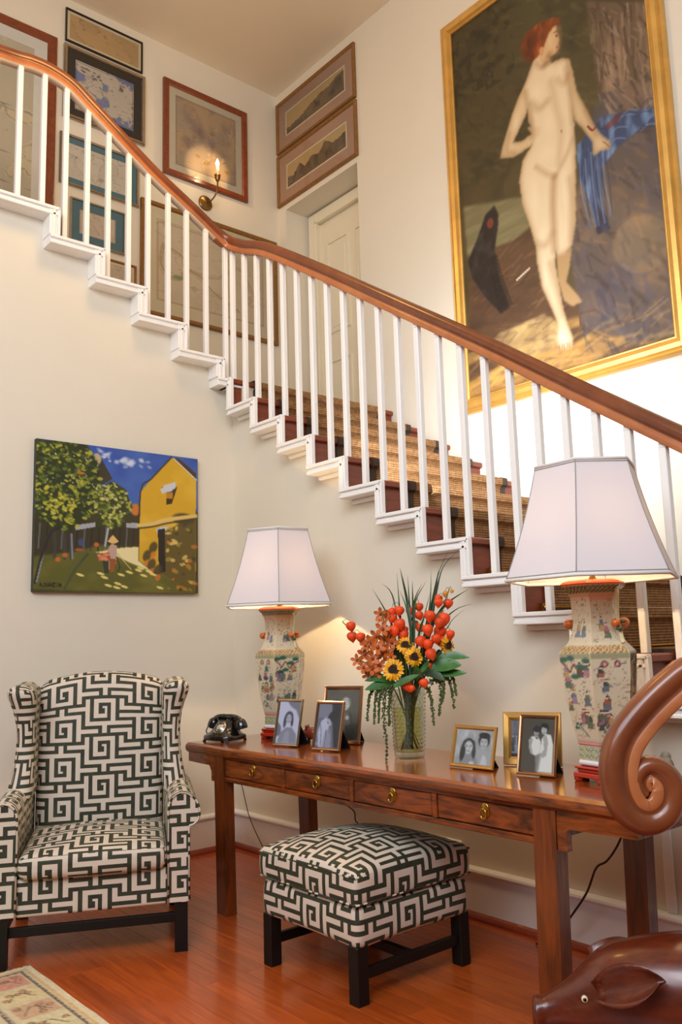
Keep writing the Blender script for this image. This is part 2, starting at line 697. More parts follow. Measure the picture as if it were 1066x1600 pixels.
BRASS = mat('aged_brass', (186, 140, 62), 0.28, 1.0, var=0.12, vscale=30)

XD, YC, ZC = 1.37, 1.30, 6.35          # stair wall, back wall, ceiling
ZL, ZU = 2.955, 3.775                  # quarter landing, upper landing
NB = 16
by = [-0.418 - 0.2815 * k for k in range(NB)]
bz = [2.759 - 0.1776 * k for k in range(NB)]
ax = [-0.127 - 0.2795 * j for j in range(5)]
az = [3.092 + 0.1715 * j for j in range(5)]

# floor: slab and boards
fl = struct(G().box(-5.2, 0.1, -7.2, 0.1, -0.12, -0.022).build('floor', mat('subfloor', (60, 35, 20), 0.8)))
rnd = random.Random(4)
bw = 0.092
meshes = {}
for i in range(47):
    x = -0.005 - bw * (i + 0.5)
    y = 0.0
    first = True
    while y > -5.6:
        L = rnd.choice([1.15, 1.5, 1.85, 2.2]) if not first else rnd.choice([0.6, 0.95, 1.3, 1.75])
        first = False
        if L not in meshes:
            o = G().bbox(-bw / 2 + 0.0006, bw / 2 - 0.0006, -L + 0.0008, 0, -0.022, 0, 0.0006).build('floorboard', BOARDW, fl)
            meshes[L] = o
        else:
            o = dup_part(meshes[L], fl)
        o.location = (x, y, 0)
        y -= L

def flat(name, boxes, m):
    g = G()
    for b in boxes:
        g.box(*b)
    return struct(g.build(name, m))

# walls under the two flights follow the steps
def steps_b():
    pts = [(0.1, -0.1), (0.1, ZL - 0.03), (-0.12, ZL - 0.03)]
    for k in range(NB):
        pts += [(-0.12 if k == 0 else by[k - 1] + 0.03, bz[k] - 0.03), (by[k] + 0.03, bz[k] - 0.03)]
    pts += [(by[-1] + 0.03, -0.1)]
    return pts
def steps_a():
    pts = [(0.1, -0.1), (0.1, ZL - 0.03), (ax[0] - 0.03, ZL - 0.03)]
    for j in range(5):
        pts += [(ax[j] - 0.03, az[j] - 0.03)]
        pts += [((ax[j + 1] - 0.03) if j < 4 else -5.2, az[j] - 0.03)]
    pts += [(-5.2, -0.1)]
    return pts
struct(G().prism(steps_b(), 0.0, 0.1, (1, 2, 0)).build('wall_right', WALL))
struct(G().prism(steps_a(), 0.0, 0.1, (0, 2, 1)).build('wall_left', WALL))
flat('wall_back', [(-5.2, XD + 0.3, YC, YC + 0.12, 0, ZC)], WALL)
flat('wall_stair', [(XD, XD + 0.27, -7.2, 0.184, 0, ZC), (XD, XD + 0.27, 1.176, YC, 0, ZC), (XD, XD + 0.27, 0.184, 1.176, 5.158, ZC), (XD, XD + 0.27, 0.184, 1.176, 0, ZL)], WALL)
flat('unseen_upper_wall', [(-5.2, XD, -7.3, -7.2, 3.0, ZC), (-5.3, -5.2, -7.2, YC, 3.0, ZC)], WALL)  # unseen walls, built only above and open below to dim the upper hall
flat('ceiling', [(-5.3, XD + 0.3, -7.3, YC + 0.12, ZC, ZC + 0.1)], CEIL)

# door in its niche on the quarter landing
dr = G()
dr.box(1.655, 1.70, 0.20, 1.03, ZL, 5.04)
door = struct(dr.build('door_1', DOORP))
def ring(x0, x1, y0, y1, z0, z1, wd):
    g = G()
    g.box(x0, x1, y0, y1, z1 - wd, z1).box(x0, x1, y0, y1, z0, z0 + wd)
    g.box(x0, x1, y0, y0 + wd, z0 + wd, z1 - wd).box(x0, x1, y1 - wd, y1, z0 + wd, z1 - wd)
    return g
for (y0, y1, z0, z1) in [(0.24, 0.56, 3.95, 4.82), (0.64, 0.94, 3.95, 4.82), (0.24, 0.56, 3.1, 3.7), (0.64, 0.94, 3.1, 3.7)]:
    ring(1.640, 1.656, y0, y1, z0, z1, 0.022).build('panel_moulding', DOORP, door)
    G().bbox(1.648, 1.656, y0 + 0.05, y1 - 0.05, z0 + 0.05, z1 - 0.05, 0.006).build('panel', DOORP, door)
df = G()
df.bbox(1.60, 1.68, 1.03, 1.14, ZL, 5.14, 0.006).bbox(1.60, 1.68, 0.184, 1.03, 5.04, 5.14, 0.006)
df.bbox(1.59, 1.62, 1.02, 1.04, ZL, 5.05, 0.004).bbox(1.59, 1.62, 0.184, 1.04, 5.03, 5.05, 0.004)
df.box(1.70, 1.74, 0.1, 1.25, ZL, 5.2)
struct(df.build('trim_1', DOORP))

# skirting boards
def baseboard(name, a0, a1, along_x):
    def B(u0, u1, d0, d1, z0, z1):
        return (u0, u1, -d1, -d0, z0, z1) if along_x else (-d1, -d0, u0, u1, z0, z1)
    g = G().bbox(*B(a0, a1, 0, 0.022, 0.0, 0.188), b=0.002)
    o = struct(g.build(name, WHITE))
    g = G()
    prof = [(0, 0.188), (0.022, 0.188), (0.033, 0.194), (0.036, 0.203), (0.033, 0.212), (0.022, 0.217), (0, 0.219)]
    rings = [[((u, -d, z) if along_x else (-d, u, z)) for d, z in prof] for u in (a0, a1)]
    g.loft(rings, True, True, False)
    g.build('cap_moulding', WHITE, o)
    prof = [(0.022, 0.0), (0.044, 0.0), (0.043, 0.012), (0.036, 0.024), (0.022, 0.030)]
    rings = [[((u, -d, z) if along_x else (-d, u, z)) for d, z in prof] for u in (a0, a1)]
    G().loft(rings, True, True, False).build('shoe_moulding', SHOEW, o)
baseboard('baseboard_left', -4.6, 0.0, True)
baseboard('baseboard_right', -4.4, 0.0, False)
st = G()
st.bbox(-0.012, 0.0, -2.925, -2.885, 0.219, 0.72, 0.004)
struct(st.build('trim_2', WHITE))

# ================================================================== staircase
stair = thing('staircase', 'white balustraded quarter-turn staircase with mahogany treads and a brown handrail', 'staircase')
for k in range(NB):
    top = bz[k - 1] if k else ZL
    G().bbox(-0.088, XD - 0.002, by[k], (by[k - 1] + 0.03) if k else -0.11, bz[k] - 0.034, bz[k], 0.006).build('tread', STAIRW, stair)
    G().box(-0.088, XD - 0.002, by[k] + 0.026, by[k] + 0.042, bz[k] - 0.1776, bz[k] - 0.034).build('riser', STAIRW, stair)
yt = -0.136
G().bbox(-0.088, XD - 0.002, yt, YC - 0.002, ZL - 0.034, ZL, 0.006).build('landing', STAIRW, stair)
G().box(-0.088, XD - 0.002, yt + 0.026, yt + 0.042, bz[0], ZL - 0.034).build('riser', STAIRW, stair)
for j in range(5):
    x0 = ax[j + 1] - 0.03 if j < 4 else -5.19
    G().bbox(x0, ax[j], -0.088, YC - 0.002, az[j] - 0.034, az[j], 0.006).build('tread', STAIRW, stair)
    G().box(ax[j] - 0.042, ax[j] - 0.026, -0.088, YC - 0.002, (az[j - 1] if j else ZL), az[j] - 0.034).build('riser', STAIRW, stair)

LAY = [(0.116, -0.018, 0.0005), (0.103, -0.036, -0.018), (0.112, -0.052, -0.036), (0.030, -0.076, -0.052)]
def h_trim(a0, a1, zt, along_x, back=True):
    g = G()
    for p, z0, z1 in LAY[:3]:
        if along_x:
            g.bbox(a0, a1, -p, -0.086, zt + z0, zt + z1, 0.003)
        else:
            g.bbox(-p, -0.086, a0, a1, zt + z0, zt + z1, 0.003)
    if back and along_x:
        g.bbox(a0, a1 - 0.03, -0.087, 0.0, zt - 0.052, zt - 0.036, 0.001)
        g.box(a0 + .0005, a0 + 0.04, -0.087, 0.0, zt - 0.0515, zt - 0.0005)
    elif back:
        g.bbox(-0.087, 0.0, a0 + 0.03, a1, zt - 0.052, zt - 0.036, 0.001)
        g.box(-0.087, 0.0, a1 - 0.04, a1 - .0005, zt - 0.0515, zt - 0.0005)
        g.bbox(-0.030, 0.0, a0 + 0.045, a1, zt - 0.076, zt - 0.052, 0.006)
    g.build('tread_return', WHITE, stair)
def v_trim(n, z0, z1, along_x):
    """n: the nosing line; the bracket runs back from it"""
    g = G()
    for (d0, d1, p, q) in [(-0.002, 0.013, 0.116, 0.086), (0.013, 0.025, 0.104, 0.086), (0.025, 0.0435, 0.112, 0.089), (0.0435, 0.060, 0.108, 0.0)]:
        if along_x:
            g.bbox(n - d1, n - d0, -p, -q, z0, z1, 0.003)
        else:
            g.bbox(-p, -q, n + d0, n + d1, z0, z1, 0.003)
    g.build('riser_bracket', WHITE, stair)
for k in range(NB):
    h_trim(by[k], (by[k - 1] + 0.054) if k else -0.098, bz[k], False)
    if k < NB - 1:
        v_trim(by[k], bz[k + 1], bz[k] - 0.006, False)
v_trim(-0.150, bz[0], ZL - 0.006, False)
h_trim(-0.150, -0.0, ZL, False)
h_trim(ax[0] - 0.05, -0.05, ZL, True)
for j in range(5):
    h_trim((ax[j + 1] - 0.054) if j < 4 else -2.6, ax[j], az[j], True)
    v_trim(ax[j], (az[j - 1] if j else ZL), az[j] - 0.006, True)

# balusters: square with a chamfered head
def rail_z_b(y):
    pts = [(-0.10, 3.905), (-0.25, 3.828), (-0.487, 3.718), (-0.997, 3.393), (-1.53, 3.037), (-2.17, 2.607), (-2.67, 2.258), (-3.115, 1.955), (-4.6, 0.95)]
    for (a, za), (b, zb) in zip(pts, pts[1:]):
        if b <= y <= a:
            return za + (zb - za) * (y - a) / (b - a)
    return pts[0][1] if y > pts[0][0] else pts[-1][1]
def rail_z_a(x):
    pts = [(-0.05, 3.935), (-0.1, 3.955), (-0.323, 4.088), (-0.606, 4.248), (-0.874, 4.430), (-1.169, 4.630), (-1.30, 4.668), (-1.42, 4.672), (-1.60, 4.653), (-2.6, 4.60)]
    for (a, za), (b, zb) in zip(pts, pts[1:]):
        if b <= x <= a:
            return za + (zb - za) * (x - a) / (b - a)
    return pts[0][1]
def baluster(x, y, z0, z1):
    h = 0.0152
    g = G()
    g.bbox(x - h, x + h, y - h, y + h, z0, z1 - 0.03, 0.003)
    g.loft([[(x - h, y - h, z1 - 0.03), (x + h, y - h, z1 - 0.03), (x + h, y + h, z1 - 0.03), (x - h, y + h, z1 - 0.03)],
            [(x - h * .75, y - h * .75, z1), (x + h * .75, y - h * .75, z1), (x + h * .75, y + h * .75, z1), (x - h * .75, y + h * .75, z1)]], True, True, False)
    g.build('baluster', WHITE, stair)
for i in range(27):
    y = -0.080 - 0.1412 * i
    z0 = ZL if y > by[0] + 0.3 - 0.02 else 0
    for k in range(NB):
        if by[k] < y <= ((by[k - 1]) if k else -0.140):
            z0 = bz[k]
    if y > -0.14:
        z0 = ZL
    baluster(-0.040, y, z0, rail_z_b(y) - 0.038)
for x in [-0.075, -0.226, -0.372, -0.507, -0.65, -0.784, -0.921, -1.057, -1.194, -1.330, -1.473, -1.61, -1.75, -1.89, -2.03]:
    z0 = ZL
    for j in range(5):
        if (ax[j + 1] if j < 4 else -9) < x <= ax[j]:
            z0 = az[j]
    baluster(x, -0.040, z0, rail_z_a(x) - 0.038)

# handrail, swept in one piece from its scroll to the upper landing
P0, DV = Vector((-1.0, -3.42, 0.0)), Vector((0.7507, -0.6606, 0.0))
vol = [(0.018, 0.838), (0.008, 0.850), (0.004, 0.866), (0.010, 0.882), (0.024, 0.892), (0.044, 0.888), (0.063, 0.870), (0.070, 0.845), (0.062, 0.812), (0.040, 0.789), (0.010, 0.781),
       (-0.022, 0.796), (-0.042, 0.830), (-0.049, 0.870), (-0.046, 0.915), (-0.026, 0.968), (0.020, 1.024), (0.076, 1.076), (0.140, 1.126)]
path, lat, wdt = [], [], []
vp = catmull([P0 + DV * (d - 0.006) + Vector((0, 0, z)) for d, z in vol], 5)
for i, p in enumerate(vp):
    path.append(p)
    lat.append(Vector((DV.y, -DV.x, 0)))
    f = i / (len(vp) - 1)
    wdt.append(min(1.0, 0.42 + f * 1.5))
flare = catmull([vp[-2], vp[-1], (-0.78, -3.64, 1.19), (-0.62, -3.78, 1.26), (-0.38, -3.95, 1.33), (-0.14, -3.98, 1.40), (-0.045, -3.80, 1.50), (-0.035, -3.45, 1.73), (-0.035, -3.115, 1.955), (-0.035, -2.67, 2.258)], 5)[6:-1]
for i, p in enumerate(flare):
    path.append(p)
    lat.append(None)
    wdt.append(1.0)
main = [(-0.035, y, rail_z_b(y)) for y in (-2.67, -2.17, -1.53, -0.997, -0.487, -0.25)] + [(-0.036, -0.16, 3.875), (-0.05, -0.085, 3.915), (-0.085, -0.050, 3.945), (-0.16, -0.036, 3.99)] + [(x, -0.035, rail_z_a(x)) for x in (-0.323, -0.606, -0.874, -1.05, -1.169, -1.30, -1.42, -1.60, -2.6)]
for p in catmull(main, 4):
    path.append(p)
    lat.append(None)
    wdt.append(1.0)
PROF = [(-0.029, -0.044), (-0.031, -0.040), (-0.030, -0.016), (-0.023, -0.009), (-0.030, -0.002), (-0.037, 0.010), (-0.037, 0.026), (-0.029, 0.039), (-0.016, 0.046), (0, 0.048)]
PROF = PROF + [(-a, b) for a, b in PROF[-2::-1]]
rings = []
for i, p in enumerate(path):
    t = (path[min(i + 1, len(path) - 1)] - path[max(i - 1, 0)]).normalized()
    l = lat[i]
    if l is None:
        h = Vector((t.x, t.y, 0)).normalized()
        l = Vector((h.y, -h.x, 0))
    u = l.cross(t).normalized()
    rings.append([p + l * (a * (0.6 + 0.4 * wdt[i])) + u * (b * wdt[i]) for a, b in PROF])
ro = G().loft(rings, True, True, True).build('handrail', [RAILW, FILLW], stair)
npf = len(PROF)
lightf = {0, 1, 2, npf - 1, npf - 2, npf - 3}
ro.data.polygons.foreach_set('material_index', [1 if (q < (len(rings) - 1) * npf and (q % npf) in lightf) else 0 for q in range(len(ro.data.polygons))])
nv = len(vp) + len(flare)
ro.data.materials.append(mat('sub_rail_paint', (236, 218, 192), 0.45))
seg0 = next(i for i in range(nv, len(path)) if path[i].x < -0.12)
for q in range(seg0, len(rings) - 1):
    for f_ in (npf - 1,):
        ro.data.polygons[q * npf + f_].material_index = 2

# sisal runner with dark bindings, and its brass rods
def runner_mat():
    m = bpy.data.materials.new('sisal_weave')
    m.use_nodes = True
    t = NT(m)
    uv = t.new('ShaderNodeUVMap')
    sep = t.new('ShaderNodeSeparateXYZ')
    t.link(uv.outputs[0], sep.inputs[0])
    ru = t.math('SINE', t.math('MULTIPLY', sep.outputs[1], 2 * PI / 0.0125))
    rv = t.math('SINE', t.math('MULTIPLY', sep.outputs[0], 2 * PI / 0.020))
    h = t.math('ADD', t.math('MULTIPLY', ru, 0.6), t.math('MULTIPLY', rv, 0.12))
    n = t.noise(uv.outputs[0], 40, 3)
    f = t.math('ADD', t.math('MULTIPLY', h, 0.34), t.math('MULTIPLY', n, 0.9))
    t.link(t.ramp(f, [(0.12, lin((98, 62, 30))), (0.8, lin((184, 136, 84)))]), t.b.inputs['Base Color'])
    t.b.inputs['Roughness'].default_value = 0.85
    t.bump(h, 0.5, 0.004)
    return m
SIS = runner_mat()
BIND = mat('runner_binding', (66, 50, 36), 0.8, var=0.15, vscale=60)
def runner_path(o):
    P = [(1.25, ZL + o)]
    noses = [(yt, ZL)] + [(by[k], bz[k]) for k in range(NB)]
    for q, (y, z) in enumerate(noses):
        zb = (bz[q] if q < NB else z - 0.16)
        P += [(y + 0.030, z + o), (y + 0.004, z + o), (y - o * .8, z + o * .5), (y - o, z - 0.012), (y - o * .9, z - 0.036), (y + 0.006, z - 0.048), (y + 0.026 - o, z - 0.062), (y + 0.026 - o, zb + o + 0.001)]
    return P
def runner_band(x0, x1, o, th):
    pa, pb = runner_path(o), runner_path(o - th)
    rings = [[(x0, a[0], a[1]), (x1, a[0], a[1]), (x1, b[0], b[1]), (x0, b[0], b[1])] for a, b in zip(pa, pb)]
    return G().loft(rings, True, True, False)
run = runner_band(0.130, 1.205, 0.012, 0.011).build('stair_runner', SIS)
tag(run, 'tan ribbed sisal runner with dark binding climbing the mahogany stairs', 'carpet')
for x0, x1 in ((0.085, 0.131), (1.204, 1.250)):
    runner_band(x0, x1, 0.015, 0.014).build('binding', BIND, run)
for k in range(6, 12):
    g = G()
    yy, zz = by[k] + 0.026 - 0.022, bz[k + 1] + 0.022
    g.tube([(0.04, yy, zz), (1.30, yy, zz)], 0.006, 8)
    for x in (0.055, 1.285):
        g.ball((x, yy, zz), 0.013, 10, 6)
        g.bbox(x - 0.012, x + 0.012, yy, yy + 0.022, zz - 0.02, zz + 0.02, 0.004)
    g.build('stair_rod', BRASS, stair)
# ================================================================== pictures
NU=dict(
 body=[(0.477,0.209),(0.44,0.242),(0.405,0.271),(0.373,0.296),(0.417,0.336),(0.419,0.37),(0.449,0.411),(0.425,0.431),(0.372,0.457),(0.347,0.504),(0.357,0.566),(0.39,0.632),(0.411,0.682),(0.412,0.72),(0.429,0.787),(0.473,0.851),(0.494,0.885),(0.481,0.931),(0.51,0.951),(0.554,0.952),(0.563,0.933),(0.543,0.899),(0.526,0.86),(0.513,0.796),(0.503,0.751),(0.507,0.708),(0.517,0.729),(0.549,0.732),(0.589,0.719),(0.616,0.664),(0.629,0.574),(0.638,0.514),(0.643,0.439),(0.642,0.388),(0.648,0.364),(0.652,0.32),(0.642,0.275),(0.611,0.262),(0.553,0.256),(0.539,0.226),(0.525,0.211)],
 arml=[(0.412,0.27),(0.374,0.289),(0.325,0.33),(0.265,0.395),(0.251,0.419),(0.325,0.435),(0.418,0.432),(0.469,0.413),(0.474,0.398),(0.411,0.381),(0.429,0.403),(0.372,0.407),(0.326,0.397),(0.37,0.369),(0.412,0.341)],
 armr=[(0.624,0.263),(0.651,0.301),(0.667,0.364),(0.698,0.41),(0.733,0.464),(0.764,0.498),(0.798,0.522),(0.799,0.539),(0.759,0.532),(0.724,0.536),(0.721,0.501),(0.684,0.46),(0.645,0.427),(0.631,0.352)],
 head=[(0.492,0.204),(0.509,0.182),(0.532,0.163),(0.573,0.16),(0.595,0.174),(0.595,0.194),(0.605,0.214),(0.596,0.221),(0.595,0.234),(0.577,0.241),(0.548,0.239),(0.535,0.251),(0.494,0.235)],
 hair=[(0.39,0.171),(0.397,0.139),(0.439,0.128),(0.509,0.131),(0.575,0.144),(0.623,0.162),(0.617,0.178),(0.585,0.171),(0.557,0.175),(0.535,0.191),(0.519,0.206),(0.483,0.218),(0.44,0.221),(0.408,0.197)],
 leg2=[(0.511,0.728),(0.588,0.725),(0.569,0.77),(0.549,0.797),(0.602,0.84),(0.619,0.856),(0.574,0.86),(0.533,0.84),(0.511,0.784)],
 bird=[(0.201,0.532),(0.221,0.561),(0.213,0.593),(0.187,0.647),(0.206,0.725),(0.253,0.805),(0.202,0.812),(0.12,0.755),(0.051,0.694),(0.029,0.642),(0.094,0.594),(0.147,0.544)],
 rock=[(0.643,0.527),(0.753,0.568),(0.85,0.545),(1.04,0.527),(1.016,1.006),(0.644,0.964),(0.611,0.863),(0.578,0.748),(0.626,0.635)],
 tree=[(0.742,0.162),(1.031,0.264),(1.022,0.51),(0.838,0.476),(0.772,0.444),(0.761,0.36),(0.751,0.262)],
 drape=[(0.648,0.491),(0.707,0.476),(0.77,0.456),(0.906,0.48),(1.012,0.503),(1.019,0.536),(0.921,0.529),(0.827,0.545),(0.759,0.57),(0.739,0.656),(0.771,0.719),(0.711,0.72),(0.696,0.664),(0.673,0.61),(0.645,0.571)],
 ground=[(0.033,0.643),(0.297,0.644),(0.397,0.634),(0.417,0.778),(0.611,0.863),(0.644,0.964),(1.016,1.006),(1.008,1.053),(-0.004,1.007)],
 litrock=[(0.111,0.882),(0.196,0.857),(0.31,0.857),(0.433,0.853),(0.507,0.887),(0.547,0.954),(0.418,0.958),(0.201,0.932)],
 glow=[(0.016,0.97),(0.257,0.94),(0.671,0.944),(0.813,0.985),(0.413,0.994),(0.027,1.001)],
 water=[(0.019,0.494),(0.367,0.548),(0.383,0.63),(0.297,0.644),(0.027,0.628)],
 pts=[(0.493,0.338),(0.579,0.437),(0.587,0.339),(0.565,0.214),(0.505,0.205),(0.731,0.473),(0.527,0.523),(0.471,0.682)],
)
VI=dict(
 sky=[(0.258,-0.006),(0.993,0.002),(0.986,0.183),(0.617,0.288),(0.55,0.403),(0.349,0.138)],
 tree1=[(-0.006,0.001),(0.283,-0.002),(0.349,0.109),(0.377,0.285),(0.328,0.468),(0.205,0.595),(0.097,0.588),(0.001,0.497)],
 tree2=[(0.326,0.335),(0.442,0.232),(0.522,0.284),(0.563,0.401),(0.524,0.496),(0.458,0.561),(0.355,0.554)],
 hillL=[(0.323,0.067),(0.375,0.09),(0.442,0.217),(0.377,0.27)],
 house=[(0.821,0.011),(0.989,0.167),(0.981,1.008),(0.606,0.777),(0.617,0.288),(0.686,0.188)],
 roof=[(0.821,0.011),(0.873,0.016),(0.99,0.11),(0.989,0.167)],
 wallshade=[(0.757,0.571),(0.985,0.426),(0.981,1.008),(0.744,0.863)],
 post=[(0.729,0.55),(0.775,0.538),(0.78,0.847),(0.737,0.863)],
 eave=[(0.605,0.52),(0.772,0.46),(0.985,0.418),(0.985,0.45),(0.786,0.498),(0.618,0.541)],
 win=[(0.75,0.243),(0.829,0.202),(0.858,0.23),(0.822,0.354),(0.786,0.365),(0.783,0.279)],
 winwhite=[(0.746,0.259),(0.771,0.224),(0.846,0.191),(0.851,0.231),(0.814,0.267),(0.757,0.286)],
 ground=[(-0.005,0.777),(0.207,0.739),(0.419,0.669),(0.619,0.716),(0.744,0.863),(0.981,1.008),(-0.001,0.987)],
 fence=[(0.001,0.525),(0.216,0.551),(0.341,0.54),(0.605,0.52),(0.606,0.657),(0.33,0.695),(0.207,0.739),(0.006,0.763)],
 sun=[(0.344,0.732),(0.499,0.693),(0.606,0.679),(0.606,0.777),(0.689,0.849),(0.553,0.795),(0.472,0.754)],
 path=[(0.294,0.748),(0.227,0.852),(0.162,0.981)],
 fig=[(0.414,0.713),(0.44,0.667),(0.471,0.68),(0.472,0.769),(0.454,0.858),(0.428,0.859),(0.418,0.786)],
 hat=[(0.415,0.653),(0.447,0.607),(0.482,0.652),(0.448,0.67)],
 bask=[(0.357,0.753),(0.408,0.728),(0.434,0.763),(0.408,0.786),(0.363,0.789)],
 trunk1=[(0.01,0.943),(0.036,0.803),(0.063,0.676),(0.108,0.602)],
 trunk2=[(0.401,0.684),(0.418,0.565)],
 clouds=[(0.387,0.042),(0.52,0.069),(0.643,0.076)],
 sig=[(0.039,0.949),(0.162,0.945)],
 dapple=[(0.377,0.875),(0.258,0.887),(0.423,0.954),(0.474,0.967),(0.674,0.851),(0.5,0.879),(0.745,0.963),(0.607,0.845)],
)
PRINT = paint_mat('printed_paper', 0.6)
OIL = paint_mat('oil_paint', 0.42, 0.12, 0.12)
GLS = glass_pane_mat()
F_RED = wood('frame_red_wood', (104, 44, 20), (140, 68, 32), (3, 3, 3), 0.35, 0.3)
F_BLACK = mat('frame_black', (38, 28, 20), 0.35)
F_SILVER = mat('frame_silver', (176, 164, 146), 0.25, 0.9, var=0.1, vscale=20)
F_BRASSY = mat('frame_dull_gold', (150, 108, 60), 0.4, 0.5, var=0.15, vscale=30)
F_BROWN = wood('frame_brown_wood', (120, 72, 36), (160, 104, 58), (3, 3, 3), 0.38, 0.2)
F_GOLD = mat('frame_gilt', (222, 172, 88), 0.36, 0.55, var=0.14, vscale=7, bump=0.15, bscale=25)
F_GOLDD = mat('frame_gilt_dark', (170, 112, 44), 0.4, 0.6, var=0.15, vscale=20)
def board(name, col):
    return mat(name, col, 0.75, var=0.02, vscale=10)

def frame_ring(w_, h_, prof):
    """prof: (inset from the outer edge, distance from the wall)"""
    rings = []
    for d, p in prof:
        x, z = w_ / 2 - d, h_ / 2 - d
        rings.append([(-x, -p, -z), (x, -p, -z), (x, -p, z), (-x, -p, z)])
    return G().loft(rings, True, False, False)

def picture(name, label, c, w_, h_, fw, fd, fm, mats, art, rotz=0.0, cat='picture', glass=True, fprof=None, canvas_mat=None, group=None):
    """mats: list of (material, border width) from the frame inwards; art fills the rest"""
    o = thing(name, label, cat, c, rotz, group)
    prof = fprof or [(0, 0.001), (0, fd * .8), (fw * .15, fd), (fw * .8, fd * .9), (fw, fd * .55), (fw, 0.004)]
    frame_ring(w_, h_, prof).build('frame', fm, o)
    x, z = w_ / 2 - fw * .98, h_ / 2 - fw * .98
    y = -fd * .42
    for i, (mm, bw_) in enumerate(mats):
        g = G()
        t_ = 0.004
        g.box(-x, x, y, y + t_, z - bw_, z).box(-x, x, y, y + t_, -z, -z + bw_).box(-x, -x + bw_, y, y + t_, -z + bw_, z - bw_).box(x - bw_, x, y, y + t_, -z + bw_, z - bw_)
        g.build('mat_board', mm, o)
        x -= bw_
        z -= bw_
        y += 0.002
    canvas('print' if canvas_mat is None else 'canvas', art, 2 * x, 2 * z, canvas_mat or PRINT, o, Matrix.Identity(4), y + 0.002)
    if glass:
        xx, zz = w_ / 2 - fw, h_ / 2 - fw
        g = G()
        k = [g.pt(p) for p in ((-xx, -fd * .5, -zz), (xx, -fd * .5, -zz), (xx, -fd * .5, zz), (-xx, -fd * .5, zz))]
        g.face(k)
        g.build('glass_pane', GLS, o)
    return o

def map_art(nx, ny, base, seed, land, sea=None, lines=(120, 105, 90), thr=0.5, border=True, amount=0.6, marks=40, f=3):
    base = tuple(min(255, c * 1.08) for c in base)
    land = tuple(min(255, c * 1.06) for c in land)
    a = Art(nx, ny, base, seed)
    a.asp = ny / nx
    n = a.noise(f, f * ny / nx, 4)
    if sea is not None:
        a.put((n < thr - 0.02) * amount, sea)
    a.put((n > thr) * amount * .7, land)
    a.put((np.abs(n - thr) < 0.008) * 0.45, lines)
    a.put(np.clip(a.noise(8, 8, 3) - 0.45, 0, 1) * 0.6, tuple(c * 0.86 for c in base))
    for _ in range(marks):
        x, y = a.rs.rand(2)
        a.stroke([(x, y), (x + a.rs.uniform(.01, .05), y + a.rs.uniform(-.01, .01))], 0.004, lines, 0.6)
    if border:
        m = np.minimum(np.minimum(a.U, 1 - a.U), np.minimum(a.V, 1 - a.V) * ny / nx)
        a.put(((m > 0.012) & (m < 0.022)) * 0.6, lines)
    return a

cream = board('mat_cream', (226, 212, 184))
white_b = board('mat_white', (232, 226, 214))
black_b = board('mat_charcoal', (62, 54, 44))
blue_b = board('mat_blue', (92, 128, 140))
pink_b = board('mat_rose_beige', (196, 158, 134))
ivory_b = board('mat_ivory', (232, 216, 180))

# --- back wall, behind the upper flight
a = map_art(60, 150, (206, 190, 160), 3, (190, 172, 140), (176, 170, 152), (110, 110, 104), 0.55, False, 0.4, 20, 2)
for yq in (0.12, 0.36, 0.62, 0.78, 0.92):
    a.stroke([(0, yq), (1, yq + .012)], 0.006, (130, 116, 96), 0.7)
picture('framed_map', 'large tall map in a wide red-brown frame with white mat beyond upper landing', (-1.215, YC, 5.05), 0.925, 1.80, 0.072, 0.035, F_RED, [(white_b, 0.10)], a)
a = map_art(90, 34, (196, 160, 112), 5, (176, 146, 104), None, (120, 100, 76), 0.5, False, 0.5, 10, 4)
picture('framed_print', 'long narrow faded print in a thin black frame close under the ceiling', (-0.352, YC, 6.118), 0.665, 0.285, 0.014, 0.022, F_BLACK, [(ivory_b, 0.022)], a)
a = map_art(100, 76, (206, 194, 178), 8, (196, 184, 166), (122, 132, 178), (70, 66, 84), 0.47, True, 0.9, 70, 4)
for x, y, r in ((.2, .16, .12), (.35, .2, .08), (.78, .2, .05)):
    for q in range(8):
        a.blob(x + a.rs.uniform(-r, r), y + a.rs.uniform(-.06, .06), .03, .02, (92, 80, 96), .7)
picture('framed_map', 'sea map in blue and cream with a charcoal mat and silver frame', (-0.347, YC, 5.634), 0.695, 0.620, 0.030, 0.035, F_SILVER, [(black_b, 0.068)], a)
a = map_art(90, 60, (206, 196, 180), 12, (198, 186, 166), None, (120, 112, 104), 0.52, True, 0.5, 50, 3)
picture('framed_map', 'pale engraved map with a blue mat and silver frame above a smaller one', (-0.380, YC, 4.976), 0.665, 0.420, 0.022, 0.03, F_SILVER, [(blue_b, 0.046)], a)
a = map_art(60, 46, (206, 190, 172), 17, (200, 182, 160), None, (110, 100, 96), 0.5, True, 0.5, 30, 3)
picture('framed_map', 'small engraved map in a broad blue mat low behind the upper balusters', (-0.392, YC, 4.498), 0.455, 0.355, 0.015, 0.028, F_SILVER, [(blue_b, 0.062)], a)
a = map_art(40, 30, (206, 186, 160), 19, (190, 170, 144), None, (120, 104, 90), 0.5, False, 0.5, 14, 3)
picture('framed_print', 'smallest brown-framed print just over the white stair trim', (-0.190, YC, 4.155), 0.255, 0.205, 0.018, 0.025, F_BROWN, [(ivory_b, 0.02)], a)
a = map_art(110, 112, (212, 182, 138), 23, (180, 152, 124), (188, 168, 146), (140, 116, 104), 0.5, True, 0.8, 30, 3)
a.put(np.clip(a.noise(5, 5, 3) - 0.48, 0, 1) * 2.2, (158, 132, 124))
for x, y in ((.36, .76), (.5, .82), (.84, .84), (.6, .35)):
    a.blob(x, y, .05, .03, (170, 132, 62), .5)
